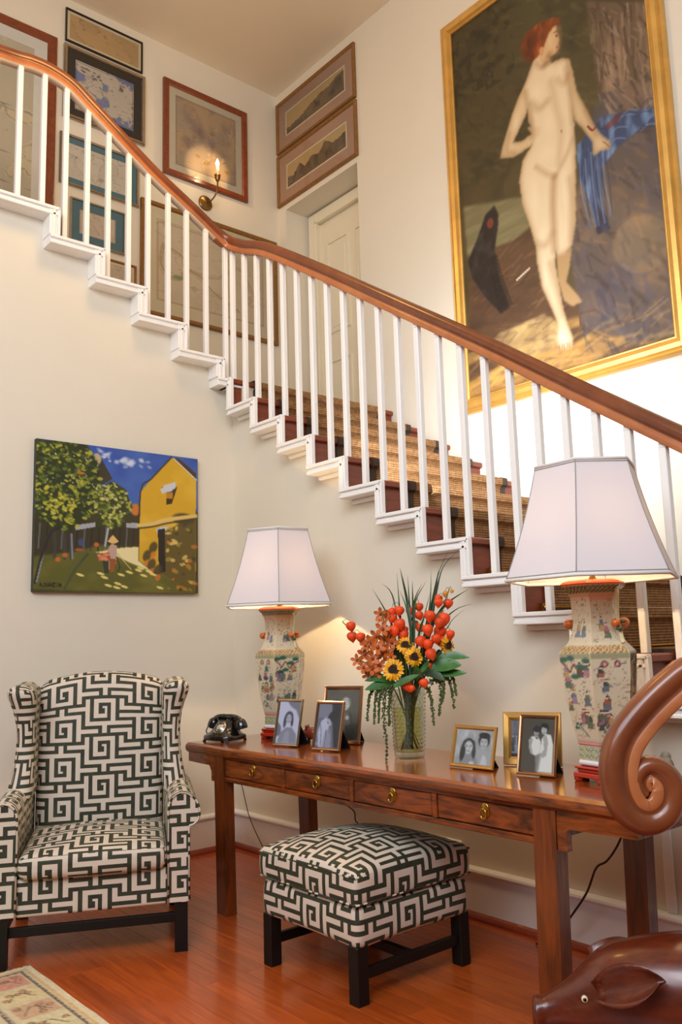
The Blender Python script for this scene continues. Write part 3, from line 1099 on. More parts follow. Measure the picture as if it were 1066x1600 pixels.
picture('framed_map', 'brown tinted map in a reddish wood frame behind the lit candle sconce', (0.597, YC, 5.595), 0.845, 0.875, 0.055, 0.035, F_RED, [(cream, 0.062)], a)
a = map_art(140, 106, (214, 196, 166), 31, (210, 190, 158), None, (196, 160, 130), 0.42, True, 0.25, 40, 3)
for dx, dy, col in ((0, 0, (202, 132, 110)), (.012, .02, (142, 158, 112)), (-.012, .03, (206, 176, 100))):
    a.curve([(.06 + dx, .28 + dy), (.22 + dx, .36 + dy), (.26 + dx, .5 + dy), (.38 + dx, .55 + dy), (.5 + dx, .7 + dy), (.62 + dx, .78 + dy), (.74 + dx, .86 + dy)], 0.006, col, .6)
    a.curve([(.06 + dx, .28 + dy), (.04 + dx, .52 + dy), (.1 + dx, .64 + dy), (.2 + dx, .66 + dy), (.24 + dx, .55 + dy)], 0.006, col, .6)
    a.curve([(.26 + dx, .5 + dy), (.4 + dx, .52 + dy), (.55 + dx, .5 + dy), (.75 + dx, .3 + dy), (.86 + dx, .52 + dy), (.95 + dx, .68 + dy)], 0.005, col, .5)
a.blob(.19, .65, .05, .03, (120, 146, 100), .7)
picture('framed_map', 'wide map with coloured coastlines in a dull gold frame behind stair balusters', (0.652, YC, 4.372), 1.36, 0.985, 0.038, 0.035, F_BRASSY, [(ivory_b, 0.10)], a)

# --- two long mountain views over the niche
def mountain(seed, peaks, tint):
    a = Art(120, 34, (206, 176, 124), seed)
    a.asp = 34 / 120
    a.put(a.V * 0.25, (226, 196, 150))
    n = a.noise(16, 3, 3)
    prof = np.interp(a.U[0], [p[0] for p in peaks], [p[1] for p in peaks])[None, :] + (a.noise(30, 1, 3) - .5) * .12
    m = (a.V > prof).astype(float)
    a.put(m * .85, tint)
    a.put(m * np.clip(n - .42, 0, 1) * 2.2, (84, 74, 66))
    a.put(m * np.clip(.5 - a.noise(20, 6, 2), 0, 1) * 1.6, (150, 122, 90))
    a.put((a.V > .86) * .5, (120, 104, 84))
    return a
R90 = -PI / 2
wmat = board('mat_pale_line', (236, 222, 190))
for q, (lb, zc, a) in enumerate([
        ('upper long mountain engraving in a gilt frame on the stair wall', 5.985, mountain(41, [(0, .72), (.25, .62), (.45, .42), (.6, .3), (.75, .3), (.9, .1), (1, .12)], (124, 108, 88))),
        ('lower long mountain engraving with three dark peaks over the door niche', 5.460, mountain(43, [(0, .5), (.1, .62), (.22, .25), (.32, .55), (.42, .3), (.55, .42), (.66, .08), (.78, .4), (.9, .36), (1, .3)], (112, 94, 74)))]):
    picture('framed_engraving', lb, (XD, 0.715, zc), 1.115, 0.505, 0.030, 0.03, F_BRASSY, [(pink_b, 0.10), (wmat, 0.016)], a, R90, group='long mountain engravings')

# --- the big oil painting over the lower flight: pale standing figure, red hair, dark rocks
def mix3(a_, b_, t):
    return tuple(x + (y - x) * t for x, y in zip(a_, b_))
a = Art(210, 390, (66, 58, 36), 50)
a.asp = 2.77 / 1.50
a.put(np.clip(a.V * 2 - .1, 0, 1) * .8, (88, 74, 46))
a.put(np.clip(1 - np.abs(a.U - .55) * 3.2, 0, 1) * np.clip(1 - a.V * 2, 0, 1) * .5, (92, 92, 56))
a.put(np.clip(a.noise(9, 16, 4) - .5, 0, 1) * 1.3, (40, 38, 26))
a.put((a.noise(30, 50, 2) > .58) * (a.V < .22) * (a.U < .36) * .5, (34, 32, 22))
st_ = a.noise(4, 60, 3)
m = a.poly(NU['water'], (126, 118, 82), .85, 6)
a.put(m * np.clip(st_ - .4, 0, 1) * 1.4, (160, 150, 112))
m = a.poly(NU['ground'], (92, 66, 46), .95, 4)
a.put(m * np.clip(a.noise(7, 22, 4) - .42, 0, 1) * 1.8, (58, 42, 34))
m = a.poly(NU['tree'], (104, 84, 64), .95, 4)
a.put(m * np.clip(a.noise(26, 6, 4) - .45, 0, 1) * 3.0, (150, 122, 96))
a.put(m * np.clip(.48 - a.noise(22, 5, 3), 0, 1) * 3.0, (56, 44, 36))
m = a.poly([(.76, .40), (1.05, .44), (1.05, 1.0), (.62, .97), (.60, .85), (.57, .74), (.62, .62)], (88, 78, 76), .96, 5)
a.put(m * np.clip(a.noise(9, 14, 4) - .47, 0, 1) * 2.6, (128, 102, 80))
a.put(m * np.clip(.47 - a.noise(7, 12, 4), 0, 1) * 2.4, (66, 64, 80))
m = a.poly(NU['litrock'], (166, 136, 88), .9, 4)
a.put(m * np.clip(a.noise(14, 20, 3) - .45, 0, 1) * 2, (200, 170, 112))
m = a.poly([(.0, .955), (.26, .935), (.5, .95), (.67, .935), (.83, .975), (.6, 1.0), (.0, 1.0)], (176, 128, 60), .7, 8)
a.put(m * np.clip(a.noise(6, 40, 3) - .45, 0, 1) * 2, (206, 160, 84))
a.put((a.V > .88) * np.clip(a.noise(5, 30, 3) - .52, 0, 1) * 2.2 * (a.U < .6), (204, 160, 84))
def dabs(mask_pts, n, cols, l0, l1, wd0, wd1, ang, al):
    ys, xs = np.nonzero(a.inside(mask_pts))
    for q in range(n):
        k_ = a.rs.randint(len(xs))
        x, y = a.U[ys[k_], xs[k_]], a.V[ys[k_], xs[k_]]
        t = ang + a.rs.uniform(-.5, .5)
        l_ = a.rs.uniform(l0, l1)
        a.stroke([(x, y), (x + l_ * math.cos(t), y + l_ * math.sin(t) / 1.85)], a.rs.uniform(wd0, wd1), cols[a.rs.randint(len(cols))], al, 1.0)
dabs([(.62, .53), (1, .46), (1, 1), (.6, .97), (.58, .76)], 240, [(112, 96, 92), (64, 58, 66), (132, 104, 78), (84, 78, 96), (52, 44, 46), (104, 80, 70)], .02, .10, .006, .018, 1.0, .45)
dabs(NU['tree'], 150, [(150, 126, 104), (72, 56, 46), (126, 104, 90), (52, 42, 38), (168, 140, 116)], .03, .12, .004, .010, 1.3, .5)
dabs([(0, .0), (.4, .0), (.4, .45), (0, .45)], 150, [(44, 44, 28), (84, 74, 44), (60, 58, 36), (96, 84, 54)], .02, .08, .008, .02, .6, .35)
dabs([(.45, .0), (.75, .0), (.75, .45), (.64, .45), (.45, .1)], 90, [(92, 92, 58), (72, 70, 44), (108, 98, 64)], .02, .08, .008, .02, .6, .35)
dabs(NU['ground'], 220, [(130, 92, 62), (64, 44, 36), (104, 72, 58), (150, 112, 76), (84, 60, 56)], .02, .10, .005, .014, -.2, .3)
dabs([(0, .90), (1, .93), (1, 1), (0, 1)], 120, [(206, 160, 84), (150, 104, 52), (110, 78, 52), (206, 166, 96)], .03, .12, .006, .016, -.25, .28)
m = a.poly(NU['drape'], (52, 70, 104), .98, 2)
a.put(m * np.clip(a.noise(26, 18, 3) - .48, 0, 1) * 4, (112, 140, 176))
a.put(m * np.clip(.45 - a.noise(20, 16, 3), 0, 1) * 4, (30, 38, 64))
for q in range(14):
    x = .655 + .009 * q
    a.curve([(x, .53 + .02 * math.sin(q)), (x + .012 * math.sin(q * 2.1), .61), (x + .01 * math.cos(q * 1.7) + .02, .70)], .005, (132, 160, 194) if q % 3 == 0 else ((34, 44, 74) if q % 3 == 1 else (84, 108, 146)), .55, 1.0)
for q in range(16):
    x, y = a.rs.uniform(.68, .98), a.rs.uniform(.475, .535)
    a.curve([(x, y), (x + .03, y - .006), (x + .07, y + .004)], .005, (138, 164, 196) if q % 2 else (36, 48, 80), .5, 1.0)
a.stroke([(.80, .485), (.84, .478)], .02, (110, 48, 44), .7)
m = a.poly(NU['bird'], (38, 32, 30), .98, 2)
a.put(m * np.clip(a.noise(26, 40, 2) - .5, 0, 1) * 1.6, (74, 66, 62))
for s in range(8):
    a.curve([(.14 + .008 * s, .66), (.17 + .008 * s, .73), (.19 + .011 * s, .80)], .003, (20, 18, 18), .7)
a.blob(.172, .572, .022, .016, (140, 62, 44), .8)
a.stroke([(.30, .745), (.37, .73)], .006, (220, 206, 186), .9)
SK, SH = (228, 206, 168), (156, 118, 78)
HI = (242, 224, 190)
m = a.poly(NU['leg2'], (176, 142, 98), 1, 2)
m = np.maximum(a.poly(NU['body'], SK, 1, 2), np.maximum(a.poly(NU['arml'], (220, 194, 152), 1, 2), a.poly(NU['armr'], (214, 188, 146), 1, 2)))
edge = m.copy()
for _ in range(26):
    q = np.pad(edge, 1, mode='edge')
    edge = (q[1:-1, 1:-1] + q[:-2, 1:-1] + q[2:, 1:-1] + q[1:-1, :-2] + q[1:-1, 2:]) / 5
keep = a.im.copy()
a.put(np.clip(1.0 - edge, 0, 1) * 1.15, SH)
for pts_, wd_, al in [([(.44, .325), (.475, .350), (.52, .345)], .030, .35), ([(.58, .305), (.61, .325), (.635, .31)], .026, .3), ([(.545, .30), (.56, .37), (.578, .43), (.555, .51)], .030, .22),
                      ([(.44, .49), (.49, .520), (.53, .535)], .022, .35), ([(.53, .54), (.59, .505), (.63, .47)], .022, .3), ([(.525, .54), (.512, .60), (.508, .66), (.505, .71)], .030, .55),
                      ([(.40, .675), (.46, .690), (.50, .67)], .030, .3), ([(.475, .74), (.50, .80), (.525, .87)], .030, .3), ([(.41, .29), (.425, .35), (.43, .41)], .026, .4), ([(.62, .29), (.635, .36), (.64, .43)], .024, .4),
                      ([(.60, .56), (.605, .62), (.59, .70)], .030, .3), ([(.48, .235), (.50, .25), (.53, .25)], .022, .4), ([(.31, .37), (.29, .41), (.33, .425)], .022, .35), ([(.70, .42), (.74, .49)], .020, .35)]:
    a.curve(pts_, wd_, SH, al, 1.0)
for x, y, rx, ry, al in ((.47, .31, .05, .035, .55), (.60, .29, .035, .03, .45), (.52, .40, .04, .05, .35), (.50, .47, .06, .03, .4), (.42, .56, .035, .07, .5), (.575, .58, .025, .07, .5), (.45, .66, .025, .02, .45), (.45, .76, .02, .05, .45), (.35, .35, .025, .04, .35), (.505, .92, .018, .022, .5), (.55, .27, .03, .02, .3)):
    a.blob(x, y, rx, ry, HI, al, 0, 1.0)
a.blob(.579, .437, .006, .006, (120, 82, 50), .7, 0, 1.2)
a.im = keep + (a.im - keep) * np.clip(m, 0, 1)[..., None]
for q in range(5):
    a.stroke([(.497 + .012 * q, .938), (.495 + .012 * q, .951)], .003, (150, 106, 70), .8)
m = a.poly(NU['head'], (212, 176, 130), 1, 2)
a.curve([(.545, .235), (.55, .245), (.52, .25)], .03, (140, 98, 62), .6, 1.0)
a.curve([(.60, .18), (.605, .21), (.59, .24)], .022, (160, 116, 76), .5, 1.0)
a.blob(.555, .20, .02, .025, (230, 198, 156), .6, 0, 1.0)
a.blob(.588, .197, .007, .004, (90, 62, 46), .8)
a.stroke([(.578, .186), (.600, .186)], .004, (130, 84, 54), .7)
a.blob(.588, .226, .008, .004, (170, 92, 74), .8)
m = a.poly([(.400, .178), (.408, .150), (.445, .136), (.51, .137), (.575, .146), (.612, .160), (.606, .172), (.575, .170), (.552, .178), (.533, .193), (.517, .207), (.483, .220), (.445, .221), (.415, .203)], (128, 62, 26), 1, 2)
a.put(m * np.clip(a.noise(24, 22, 3) - .46, 0, 1) * 4, (184, 96, 42))
a.put(m * np.clip(.45 - a.noise(18, 18, 3), 0, 1) * 3, (74, 32, 16))
a.blob(.509, .212, .014, .014, (206, 152, 108), 1)
a.curve([(.705, .46), (.725, .475), (.745, .47)], .006, (120, 44, 34), .9)
for q in range(4):
    a.stroke([(.765 + .009 * q, .512 + .006 * q), (.79 + .004 * q, .528 + .004 * q)], .003, (150, 106, 70), .7)
gp = [(0, 0.0), (0, 0.035), (0.012, 0.045), (0.020, 0.040), (0.032, 0.058), (0.055, 0.068), (0.078, 0.060), (0.088, 0.044), (0.094, 0.046), (0.102, 0.038), (0.102, 0.012)]
picture('oil_painting', 'huge oil painting of a pale standing figure with red hair in a broad gilt frame', (XD, -1.678, 4.245), 1.704, 2.975, 0.102, 0.068, F_GOLD, [], a, R90, 'painting', False, gp, OIL)

# --- unframed village painting on the left wall
a = Art(230, 190, (70, 84, 36), 60)
a.asp = .857 / 1.035
a.poly([(0, 0), (1, 0), (1, .5), (0, .5)], (52, 84, 168))
a.put((a.V < .5) * np.clip(a.noise(5, 4, 3) - .42, 0, 1) * 1.3, (96, 132, 200))
for x, y, r in ((.387, .05, .05), (.52, .07, .065), (.49, .10, .05), (.55, .09, .04), (.643, .08, .045), (.41, .08, .03)):
    for q in range(7):
        a.blob(x + a.rs.uniform(-r, r) * .7, y + a.rs.uniform(-r, r) * .6, r * .5, r * .3, (214, 220, 232), .55, a.rs.uniform(-.8, .8), 1.5)
a.poly([(0, .5), (1, .4), (1, 1), (0, 1)], (62, 56, 26))
m = a.poly(VI['ground'], (92, 92, 34), 1, 3)
a.put(m * np.clip(a.noise(6, 9, 3) - .45, 0, 1) * 2, (124, 116, 44))
m = a.poly(VI['fence'], (56, 50, 28), 1, 1)
for q in range(14):
    x = .03 + q * .042
    a.stroke([(x, .56), (x - .008, .72)], .006, (34, 30, 20) if q % 3 else (110, 116, 130), .7)
a.poly([(.21, .56), (.34, .53), (.34, .56), (.23, .59)], (176, 180, 190), .9)
a.poly([(.53, .52), (.6, .51), (.6, .55), (.53, .55)], (176, 180, 190), .9)
a.poly(VI['hillL'], (60, 56, 40), 1)
a.blob(.345, .09, .03, .045, (190, 170, 130), 1, 0, 4)
a.blob(.585, .42, .035, .05, (206, 120, 46), 1, 0, 3)
m = a.poly(VI['house'], (212, 166, 34), 1, 1)
a.put(m * np.clip(a.noise(7, 8, 3) - .45, 0, 1) * 1.6, (236, 196, 76))
a.curve([(.605, .78), (.617, .288), (.686, .188), (.821, .011)], .006, (50, 40, 20), .9)
a.poly(VI['roof'], (78, 58, 40), 1)
a.stroke([(.835, .02), (.99, .16)], .006, (230, 222, 200), .9)
a.poly(VI['wallshade'], (98, 82, 30), 1, 1)
a.blob(.90, .46, .09, .05, (74, 62, 26), 1, 0, 3)
a.poly(VI['win'], (60, 44, 20), 1)
a.poly([(.785, .28), (.83, .27), (.825, .32), (.785, .32)], (190, 130, 40), 1)
a.poly(VI['winwhite'], (206, 208, 214), 1, 1)
a.curve([(.605, .53), (.70, .51), (.786, .475), (.985, .43)], .016, (222, 190, 110), 1)
a.curve([(.605, .55), (.70, .53), (.79, .50), (.985, .45)], .006, (60, 46, 22), .9)
a.poly([(.715, .55), (.75, .53), (.80, .52), (.775, .56), (.73, .585)], (190, 196, 208), 1)
a.poly(VI['post'], (36, 28, 20), 1)
for q in range(46):
    x, y = a.rs.uniform(.78, .98), a.rs.uniform(.5, .98)
    a.blob(x, y, a.rs.uniform(.01, .03), a.rs.uniform(.008, .02), [(190, 120, 40), (226, 196, 110), (70, 60, 26), (160, 140, 50)][q % 4], .8, a.rs.uniform(-1, 1))
for x, y in ((.66, .74), (.70, .68), (.69, .80), (.73, .84)):
    a.blob(x, y, .03, .05, (74, 64, 28), .9, .3)
    a.blob(x, y + .05, .02, .03, (208, 116, 40), .8, .3)
m = a.poly(VI['sun'], (236, 222, 164), 1, 1)
for q, (x, y) in enumerate(VI['dapple'] + [(.62, .83), (.55, .86), (.40, .90), (.48, .94), (.52, .96), (.64, .88), (.70, .87)]):
    a.blob(x, y, .028, .010, (236, 218, 130), .95, .3)
a.curve([(.30, .745), (.23, .85), (.17, .98)], .008, (58, 62, 36), .9)
a.curve([(.16, .99), (.3, .72), (.4, .68)], .01, (84, 92, 60), .5)
def leaves(pts_, n, cols):
    m_ = a.inside(pts_)
    ys, xs = np.nonzero(m_)
    for q in range(n):
        k_ = a.rs.randint(len(xs))
        x, y = a.U[ys[k_], xs[k_]], a.V[ys[k_], xs[k_]]
        a.blob(x, y, a.rs.uniform(.008, .024), a.rs.uniform(.006, .014), cols[a.rs.randint(len(cols))], .85, a.rs.uniform(-1.3, 1.3))
a.poly(VI['tree1'], (42, 52, 22), 1, 3)
a.poly(VI['tree2'], (52, 62, 24), 1, 2)
leaves(VI['tree1'], 420, [(58, 74, 28), (104, 122, 38), (150, 158, 46), (36, 44, 20), (190, 184, 62), (84, 104, 36)])
leaves(VI['tree2'], 170, [(74, 90, 30), (128, 140, 44), (186, 182, 66), (50, 60, 24), (210, 204, 120)])
leaves([(.05, .3), (.25, .4), (.2, .56), (.06, .5)], 50, [(206, 196, 60), (176, 172, 52)])
for q in range(70):
    x, y = a.rs.uniform(.04, .5), a.rs.uniform(.08, .5)
    if a.inside(VI['tree1'])[int(y * a.ny), int(x * a.nx)] or a.inside(VI['tree2'])[int(y * a.ny), int(x * a.nx)]:
        a.blob(x, y, .006, .004, (226, 226, 196), .8, a.rs.uniform(-1, 1))
a.blob(.25, .20, .025, .012, (206, 110, 44), .9)
a.curve(VI['trunk1'], .012, (50, 48, 44), 1)
a.curve([(.018, .94), (.04, .82), (.066, .69)], .004, (170, 178, 190), .8)
a.curve([(.036, .8), (.09, .62), (.14, .58)], .008, (40, 38, 34), 1)
a.curve(VI['trunk2'], .008, (176, 180, 184), 1)
for x in (.11, .165, .20):
    a.stroke([(x, .62), (x + .004, .78)], .012, (62, 62, 60), .9)
a.stroke([(.205, .62), (.212, .78)], .007, (140, 150, 170), .8)
a.blob(.26, .67, .02, .03, (60, 80, 130), .9)
a.blob(.25, .72, .03, .012, (180, 84, 44), .9)
for x, y in ((.13, .79), (.17, .76), (.35, .68)):
    a.blob(x, y, .018, .018, (206, 106, 40), .9)
a.poly(VI['fig'], (190, 160, 140), 1)
a.poly([(.43, .77), (.47, .77), (.455, .86), (.43, .86)], (150, 84, 40), 1)
a.poly([(.385, .79), (.425, .78), (.425, .87), (.40, .87)], (52, 60, 40), 1)
a.poly(VI['bask'], (206, 122, 84), 1, 1)
for q in range(14):
    a.blob(a.rs.uniform(.36, .43), a.rs.uniform(.735, .785), .012, .008, (226, 150, 110) if q % 2 else (150, 70, 44), .8)
a.poly(VI['hat'], (226, 186, 110), 1)
a.stroke([(.472, .73), (.56, .84)], .004, (206, 176, 110), .9)
a.curve([(.47, .76), (.49, .82), (.48, .86)], .004, (40, 36, 20), .9)
# the signature, lower left
INK = (26, 26, 14)
def sig(strokes, x0, s=.012):
    for st2 in strokes:
        a.stroke([(x0 + p * s, .968 - q * s * 1.9) for p, q in st2], .0035, INK, 1)
x0 = .034
for ch in ('A', '.', 'S', 'A', 'N', 'Z', 'I', 'N'):
    L = {'A': [[(0, 0), (.5, 1), (1, 0)], [(.2, .4), (.8, .4)]], '.': [[(.1, 0), (.2, .05)]], 'S': [[(1, .9), (.4, 1), (0, .75), (1, .3), (.6, 0), (0, .1)]],
         'N': [[(0, 0), (0, 1), (1, 0), (1, 1)]], 'Z': [[(0, 1), (1, 1), (0, 0), (1, 0)]], 'I': [[(.5, 0), (.5, 1)]]}[ch]
    sig(L, x0)
    x0 += .008 if ch == '.' else .0165
vp_ = thing('village_painting', 'unframed bright painting of trees and a yellow house above the armchair', 'painting', (-0.806, 0.0, 1.981), 0.0)
side = mat('canvas_edge', (58, 58, 46), 0.7, var=0.2, vscale=14)
G().box(-.5165, .5165, -0.034, -0.001, -.4275, .4275).build('stretcher_frame', side, vp_)
canvas('canvas', a, 1.033, .855, OIL, vp_, Matrix.Identity(4), -0.0346)

# candle sconce on the back wall
BRONZ = mat('sconce_bronze', (146, 112, 62), 0.35, 0.9, var=0.15, vscale=30)
sc = thing('wall_sconce', 'brass wall sconce with one lit candle bulb above the upper handrail', 'sconce', (0.590, YC, 5.02))
g = G()
g.lathe([(0.0, 0.0), (0.068, 0.0), (0.068, 0.006), (0.056, 0.013), (0.03, 0.017), (0.012, 0.026), (0.0, 0.028)], 24, (0, 0, 0), Matrix.Rotation(PI / 2, 4, 'X'))
g.build('backplate', BRONZ, sc)
G().tube(catmull([(0, -0.024, 0.0), (0.004, -0.10, -0.01), (0.012, -0.16, 0.03), (0.016, -0.175, 0.10), (0.016, -0.175, 0.145)], 5), 0.0065, 8).build('arm', BRONZ, sc)
cx_ = (0.016, -0.175, 0.0)
G().lathe([(0.006, 0.125), (0.014, 0.135), (0.02, 0.15), (0.026, 0.175), (0.028, 0.188), (0.022, 0.188)], 18, cx_).build('candle_cup', BRONZ, sc)
G().lathe([(0.0135, 0.18), (0.0135, 0.262), (0.010, 0.268), (0.004, 0.268)], 14, cx_).build('candle_tube', mat('candle_sleeve', (244, 226, 190), 0.5, emit=(255, 190, 110), estr=0.4), sc)
G().lathe([(0.004, 0.266), (0.012, 0.276), (0.0165, 0.290), (0.014, 0.306), (0.007, 0.325), (0.001, 0.342)], 14, cx_).build('candle_bulb', mat('lit_bulb', (255, 236, 200), 0.4, emit=(255, 214, 150), estr=14.0), sc)
light('sconce_lamp', 'POINT', (0.606, YC - 0.21, 5.33), None, 3.2, (1.0, 0.66, 0.34), radius=0.02)
# ================================================================== furniture
KEY = key_fabric()
EBON = mat('ebonised_wood', (20, 15, 12), 0.45, spec=0.3, var=0.1, vscale=20)
def ss(t):
    t = min(1.0, max(0.0, t))
    return t * t * (3 - 2 * t)

# --- wing chair
ch = thing('wing_armchair', 'wing armchair in green and cream key-pattern velvet in the corner', 'armchair', (-1.489, -1.225, 0), math.radians(-27))
UO = (0.052, 0.03)
def back_def(p):
    t = (p.z - 0.40) / 0.72
    crown = -0.046 * (p.x / 0.285) ** 2 * ss((p.z - 0.80) / 0.32)
    puff = -0.030 * (1 - (p.x / 0.3) ** 2) * math.sin(PI * min(1, max(0, t))) if p.y < 0.56 else 0.0
    return Vector((p.x * (1.0 + 0.03 * t), p.y + 0.10 * t + puff, p.z + crown))
G().rbox(-0.290, 0.290, 0.500, 0.640, 0.36, 1.125, 0.055, 10, 4, back_def, UO).build('backrest', KEY, ch)
for s in (-1, 1):
    def wing_def(p, s=s):
        t = min(1, max(0, (p.z - 0.58) / 0.5))
        out = (abs(p.x) - 0.285) / 0.115
        x = abs(p.x) - 0.036 * math.sin(PI * t) * max(0, out) + 0.016 * ss((t - 0.7) / 0.3) * out
        fr = max(0.0, (0.62 - p.y) / 0.32)
        y = p.y + 0.06 * t + 0.06 * fr * math.sin(PI * t ** 0.9) - 0.02 * fr * ss((t - .75) / .25)
        return Vector((s * x, y, p.z - 0.012 * fr * t))
    g = G()
    x0, x1 = (0.283, 0.402) if s > 0 else (-0.402, -0.283)
    g.rbox(x0, x1, 0.30, 0.64, 0.56, 1.090, 0.056, 9, 4, wing_def, (0.02 + (s < 0) * .07, 0.11))
    g.build('wing', KEY, ch)
    prof = [(.297, .195), (.297, .555), (.301, .588), (.313, .612), (.331, .627), (.352, .633), (.374, .628), (.396, .614), (.415, .592), (.427, .563), (.427, .537), (.418, .514), (.402, .500), (.386, .496), (.383, .485), (.383, .195)]
    n = len(prof)
    rings = []
    for v, k_ in ((0.0, 0.0), (0.008, 1.0), (0.20, 1.0), (0.40, 1.0), (0.60, 1.0)):
        e = 0.008 * (1 - k_)
        rings.append([(s * (0.340 + (u - 0.340) * (1 - e * 8)), v, z + (0.012 * v) if z > .4 else z) for u, z in prof])
    g = G()
    g.loft(rings, True, False, True)
    k = len(g.v)
    fz = [(s * (0.340 + (u - 0.340) * 0.94), -0.001, z) for u, z in prof]
    for p in fz:
        g.pt(p)
    uo = (0.052 - 0.345, 0.012)
    g.face([k + i for i in range(n)], [(abs(p[0]) + uo[0], p[2] + uo[1]) for p in fz])
    g.build('arm', KEY, ch)
    G().tube([(s * u, -0.004, z) for u, z in prof], 0.0045, 6).build('piping', KEY, ch)
def apron_def(p):
    return p
G().rbox(-0.299, 0.299, 0.010, 0.600, 0.188, 0.336, 0.014, 8, 3, apron_def, (0.06, 0.06)).build('seat_base', KEY, ch)
def cush_def(p):
    a_ = max(0, 1 - (p.x / 0.30) ** 2)
    c_ = ss((p.z - 0.33) / 0.09)
    f = math.sin(PI * min(1, max(0, (p.y + 0.05) / 0.62)))
    return Vector((p.x, p.y - 0.012 * a_, p.z + 0.034 * a_ * c_ * f + (0.010 * ss((p.y - .2) / .3))))
G().rbox(-0.296, 0.296, -0.024, 0.520, 0.330, 0.430, 0.040, 10, 4, cush_def, (0.06, 0.01)).build('seat_cushion', KEY, ch)
for sx in (-1, 1):
    for y0, dy in ((0.006, 0.0), (0.575, 0.09)):
        h = 0.026
        x = sx * 0.351
        g = G()
        g.loft([[(x - h, y0 + dy, 0), (x + h, y0 + dy, 0), (x + h, y0 + dy + 0.046, 0), (x - h, y0 + dy + 0.046, 0)],
                [(x - h, y0, 0.20), (x + h, y0, 0.20), (x + h, y0 + 0.052, 0.20), (x - h, y0 + 0.052, 0.20)]], True, True, False)
        g.build('leg', EBON, ch)
    G().bbox(sx * 0.351 - 0.011, sx * 0.351 + 0.011, 0.05, 0.60, 0.105, 0.142, 0.003).build('stretcher', EBON, ch)
G().bbox(-0.342, 0.342, 0.040, 0.062, 0.108, 0.145, 0.003).build('stretcher', EBON, ch)

# --- ottoman
ot = thing('ottoman', 'square ottoman in green and cream key-pattern velvet under the console table', 'ottoman', (-0.722, -2.013, 0))
def obase(p):
    t = (p.z - 0.18) / 0.145
    k_ = 1 + 0.018 * math.sin(PI * t)
    return Vector((p.x * k_, p.y * k_, p.z + 0.012 * ((p.x / .3) ** 2 + (p.y / .3) ** 2 - 1) * ss((0.3 - p.z) / .1) * -1 * 0.5))
G().rbox(-0.288, 0.288, -0.284, 0.284, 0.182, 0.330, 0.030, 8, 4, obase, (0.10, 0.03)).build('seat_base', KEY, ot)
def ocush(p):
    a_ = max(0, 1 - (p.x / 0.31) ** 2) ** 0.7 * max(0, 1 - (p.y / 0.31) ** 2) ** 0.7
    b_ = 1 + 0.02 * math.sin(PI * (p.z - .32) / .12)
    c_ = ss((p.z - 0.37) / 0.06)
    return Vector((p.x * b_, p.y * b_, p.z + 0.062 * a_ * c_))
G().rbox(-0.296, 0.296, -0.290, 0.290, 0.322, 0.436, 0.022, 12, 4, ocush, (0.13, 0.10)).build('cushion', KEY, ot)
for zz, e in ((0.425, 0.293), (0.334, 0.293)):
    G().tube([(sx * (e + .004), sy * (e - .004), zz) for sx, sy in ((-1, -1), (1, -1), (1, 1), (-1, 1), (-1, -1))], 0.004, 6).build('piping', KEY, ot)
for sx in (-1, 1):
    for sy in (-1, 1):
        G().bbox(sx * .262 - .026, sx * .262 + .026, sy * .256 - .026, sy * .256 + .026, 0, 0.192, 0.003).build('leg', EBON, ot)
for sy in (-1, 1):
    G().bbox(-0.24, 0.24, sy * .256 - .012, sy * .256 + .012, 0.075, 0.112, 0.003).build('stretcher', EBON, ot)
G().bbox(-0.012, 0.012, -0.246, 0.246, 0.075, 0.112, 0.003).build('stretcher', EBON, ot)

# --- console table with four drawers
TOPW = wood('elm_table_top', (116, 50, 14), (174, 92, 36), (7, 0.8, 7), 0.17, 0.7, 2.2, (0.28, 0.72), dist=1.6)
EDGEW = wood('elm_grain', (58, 22, 4), (156, 74, 20), (6, 1.0, 7), 0.28, 0.3, 2.4, (0.36, 0.66), dist=3.0)
LEGW = wood('elm_leg', (58, 22, 5), (142, 66, 18), (9, 9, 0.9), 0.34, 0.2, 2.2, (0.32, 0.7))
ZT = 0.757
tb = thing('console_table', 'long brown elm console table with four small drawers along the wall', 'table', (0, 0, 0))
g = G()
rnd = random.Random(8)
def top_ring(y, e=0.0):
    wv = 0.004 * math.sin(y * 5.1) + 0.003 * math.sin(y * 11.7)
    x0, x1 = -0.815 + wv + e, -0.232 - e
    z0, z1 = ZT - 0.046, ZT
    return [(x0 + .012, y, z0 + e), (x0 + .003, y, z0 + .010), (x0, y, z0 + .024), (x0 + .004, y, z1 - .010), (x0 + .016, y, z1 - e), (x1 - .016, y, z1 - e), (x1 - .003, y, z1 - .010), (x1, y, z0 + .024), (x1 - .010, y, z0 + e)]
ys = [-3.285] + [-3.275 + 0.05 * i for i in range(50)] + [-0.785, -0.775]
g.loft([top_ring(y, 0.008 if i in (0, len(ys) - 1) else 0.0) for i, y in enumerate(ys)], True, True, False)
o = g.build('table_top', [TOPW, EDGEW], tb)
mi = []
for p in o.data.polygons:
    mi.append(0 if p.normal.z > 0.6 or p.normal.z < -0.6 and False else (0 if abs(p.normal.z) > .6 and p.center.z > .75 else 1))
o.data.polygons.foreach_set('material_index', mi)
XF = -0.800
def leg(x0, x1, y0, y1, sh):
    G().loft([[(x0, y0 + sh, 0), (x1, y0 + sh, 0), (x1, y1 + sh, 0), (x0, y1 + sh, 0)], [(x0, y0, ZT - .046), (x1, y0, ZT - .046), (x1, y1, ZT - .046), (x0, y1, ZT - .046)]], True, True, False).build('leg', LEGW, tb)
for x0, x1 in ((XF, XF + .056), (-0.302, -0.246)):
    leg(x0, x1, -1.116, -1.034, -0.020)
    leg(x0, x1, -3.000, -2.916, 0.020)
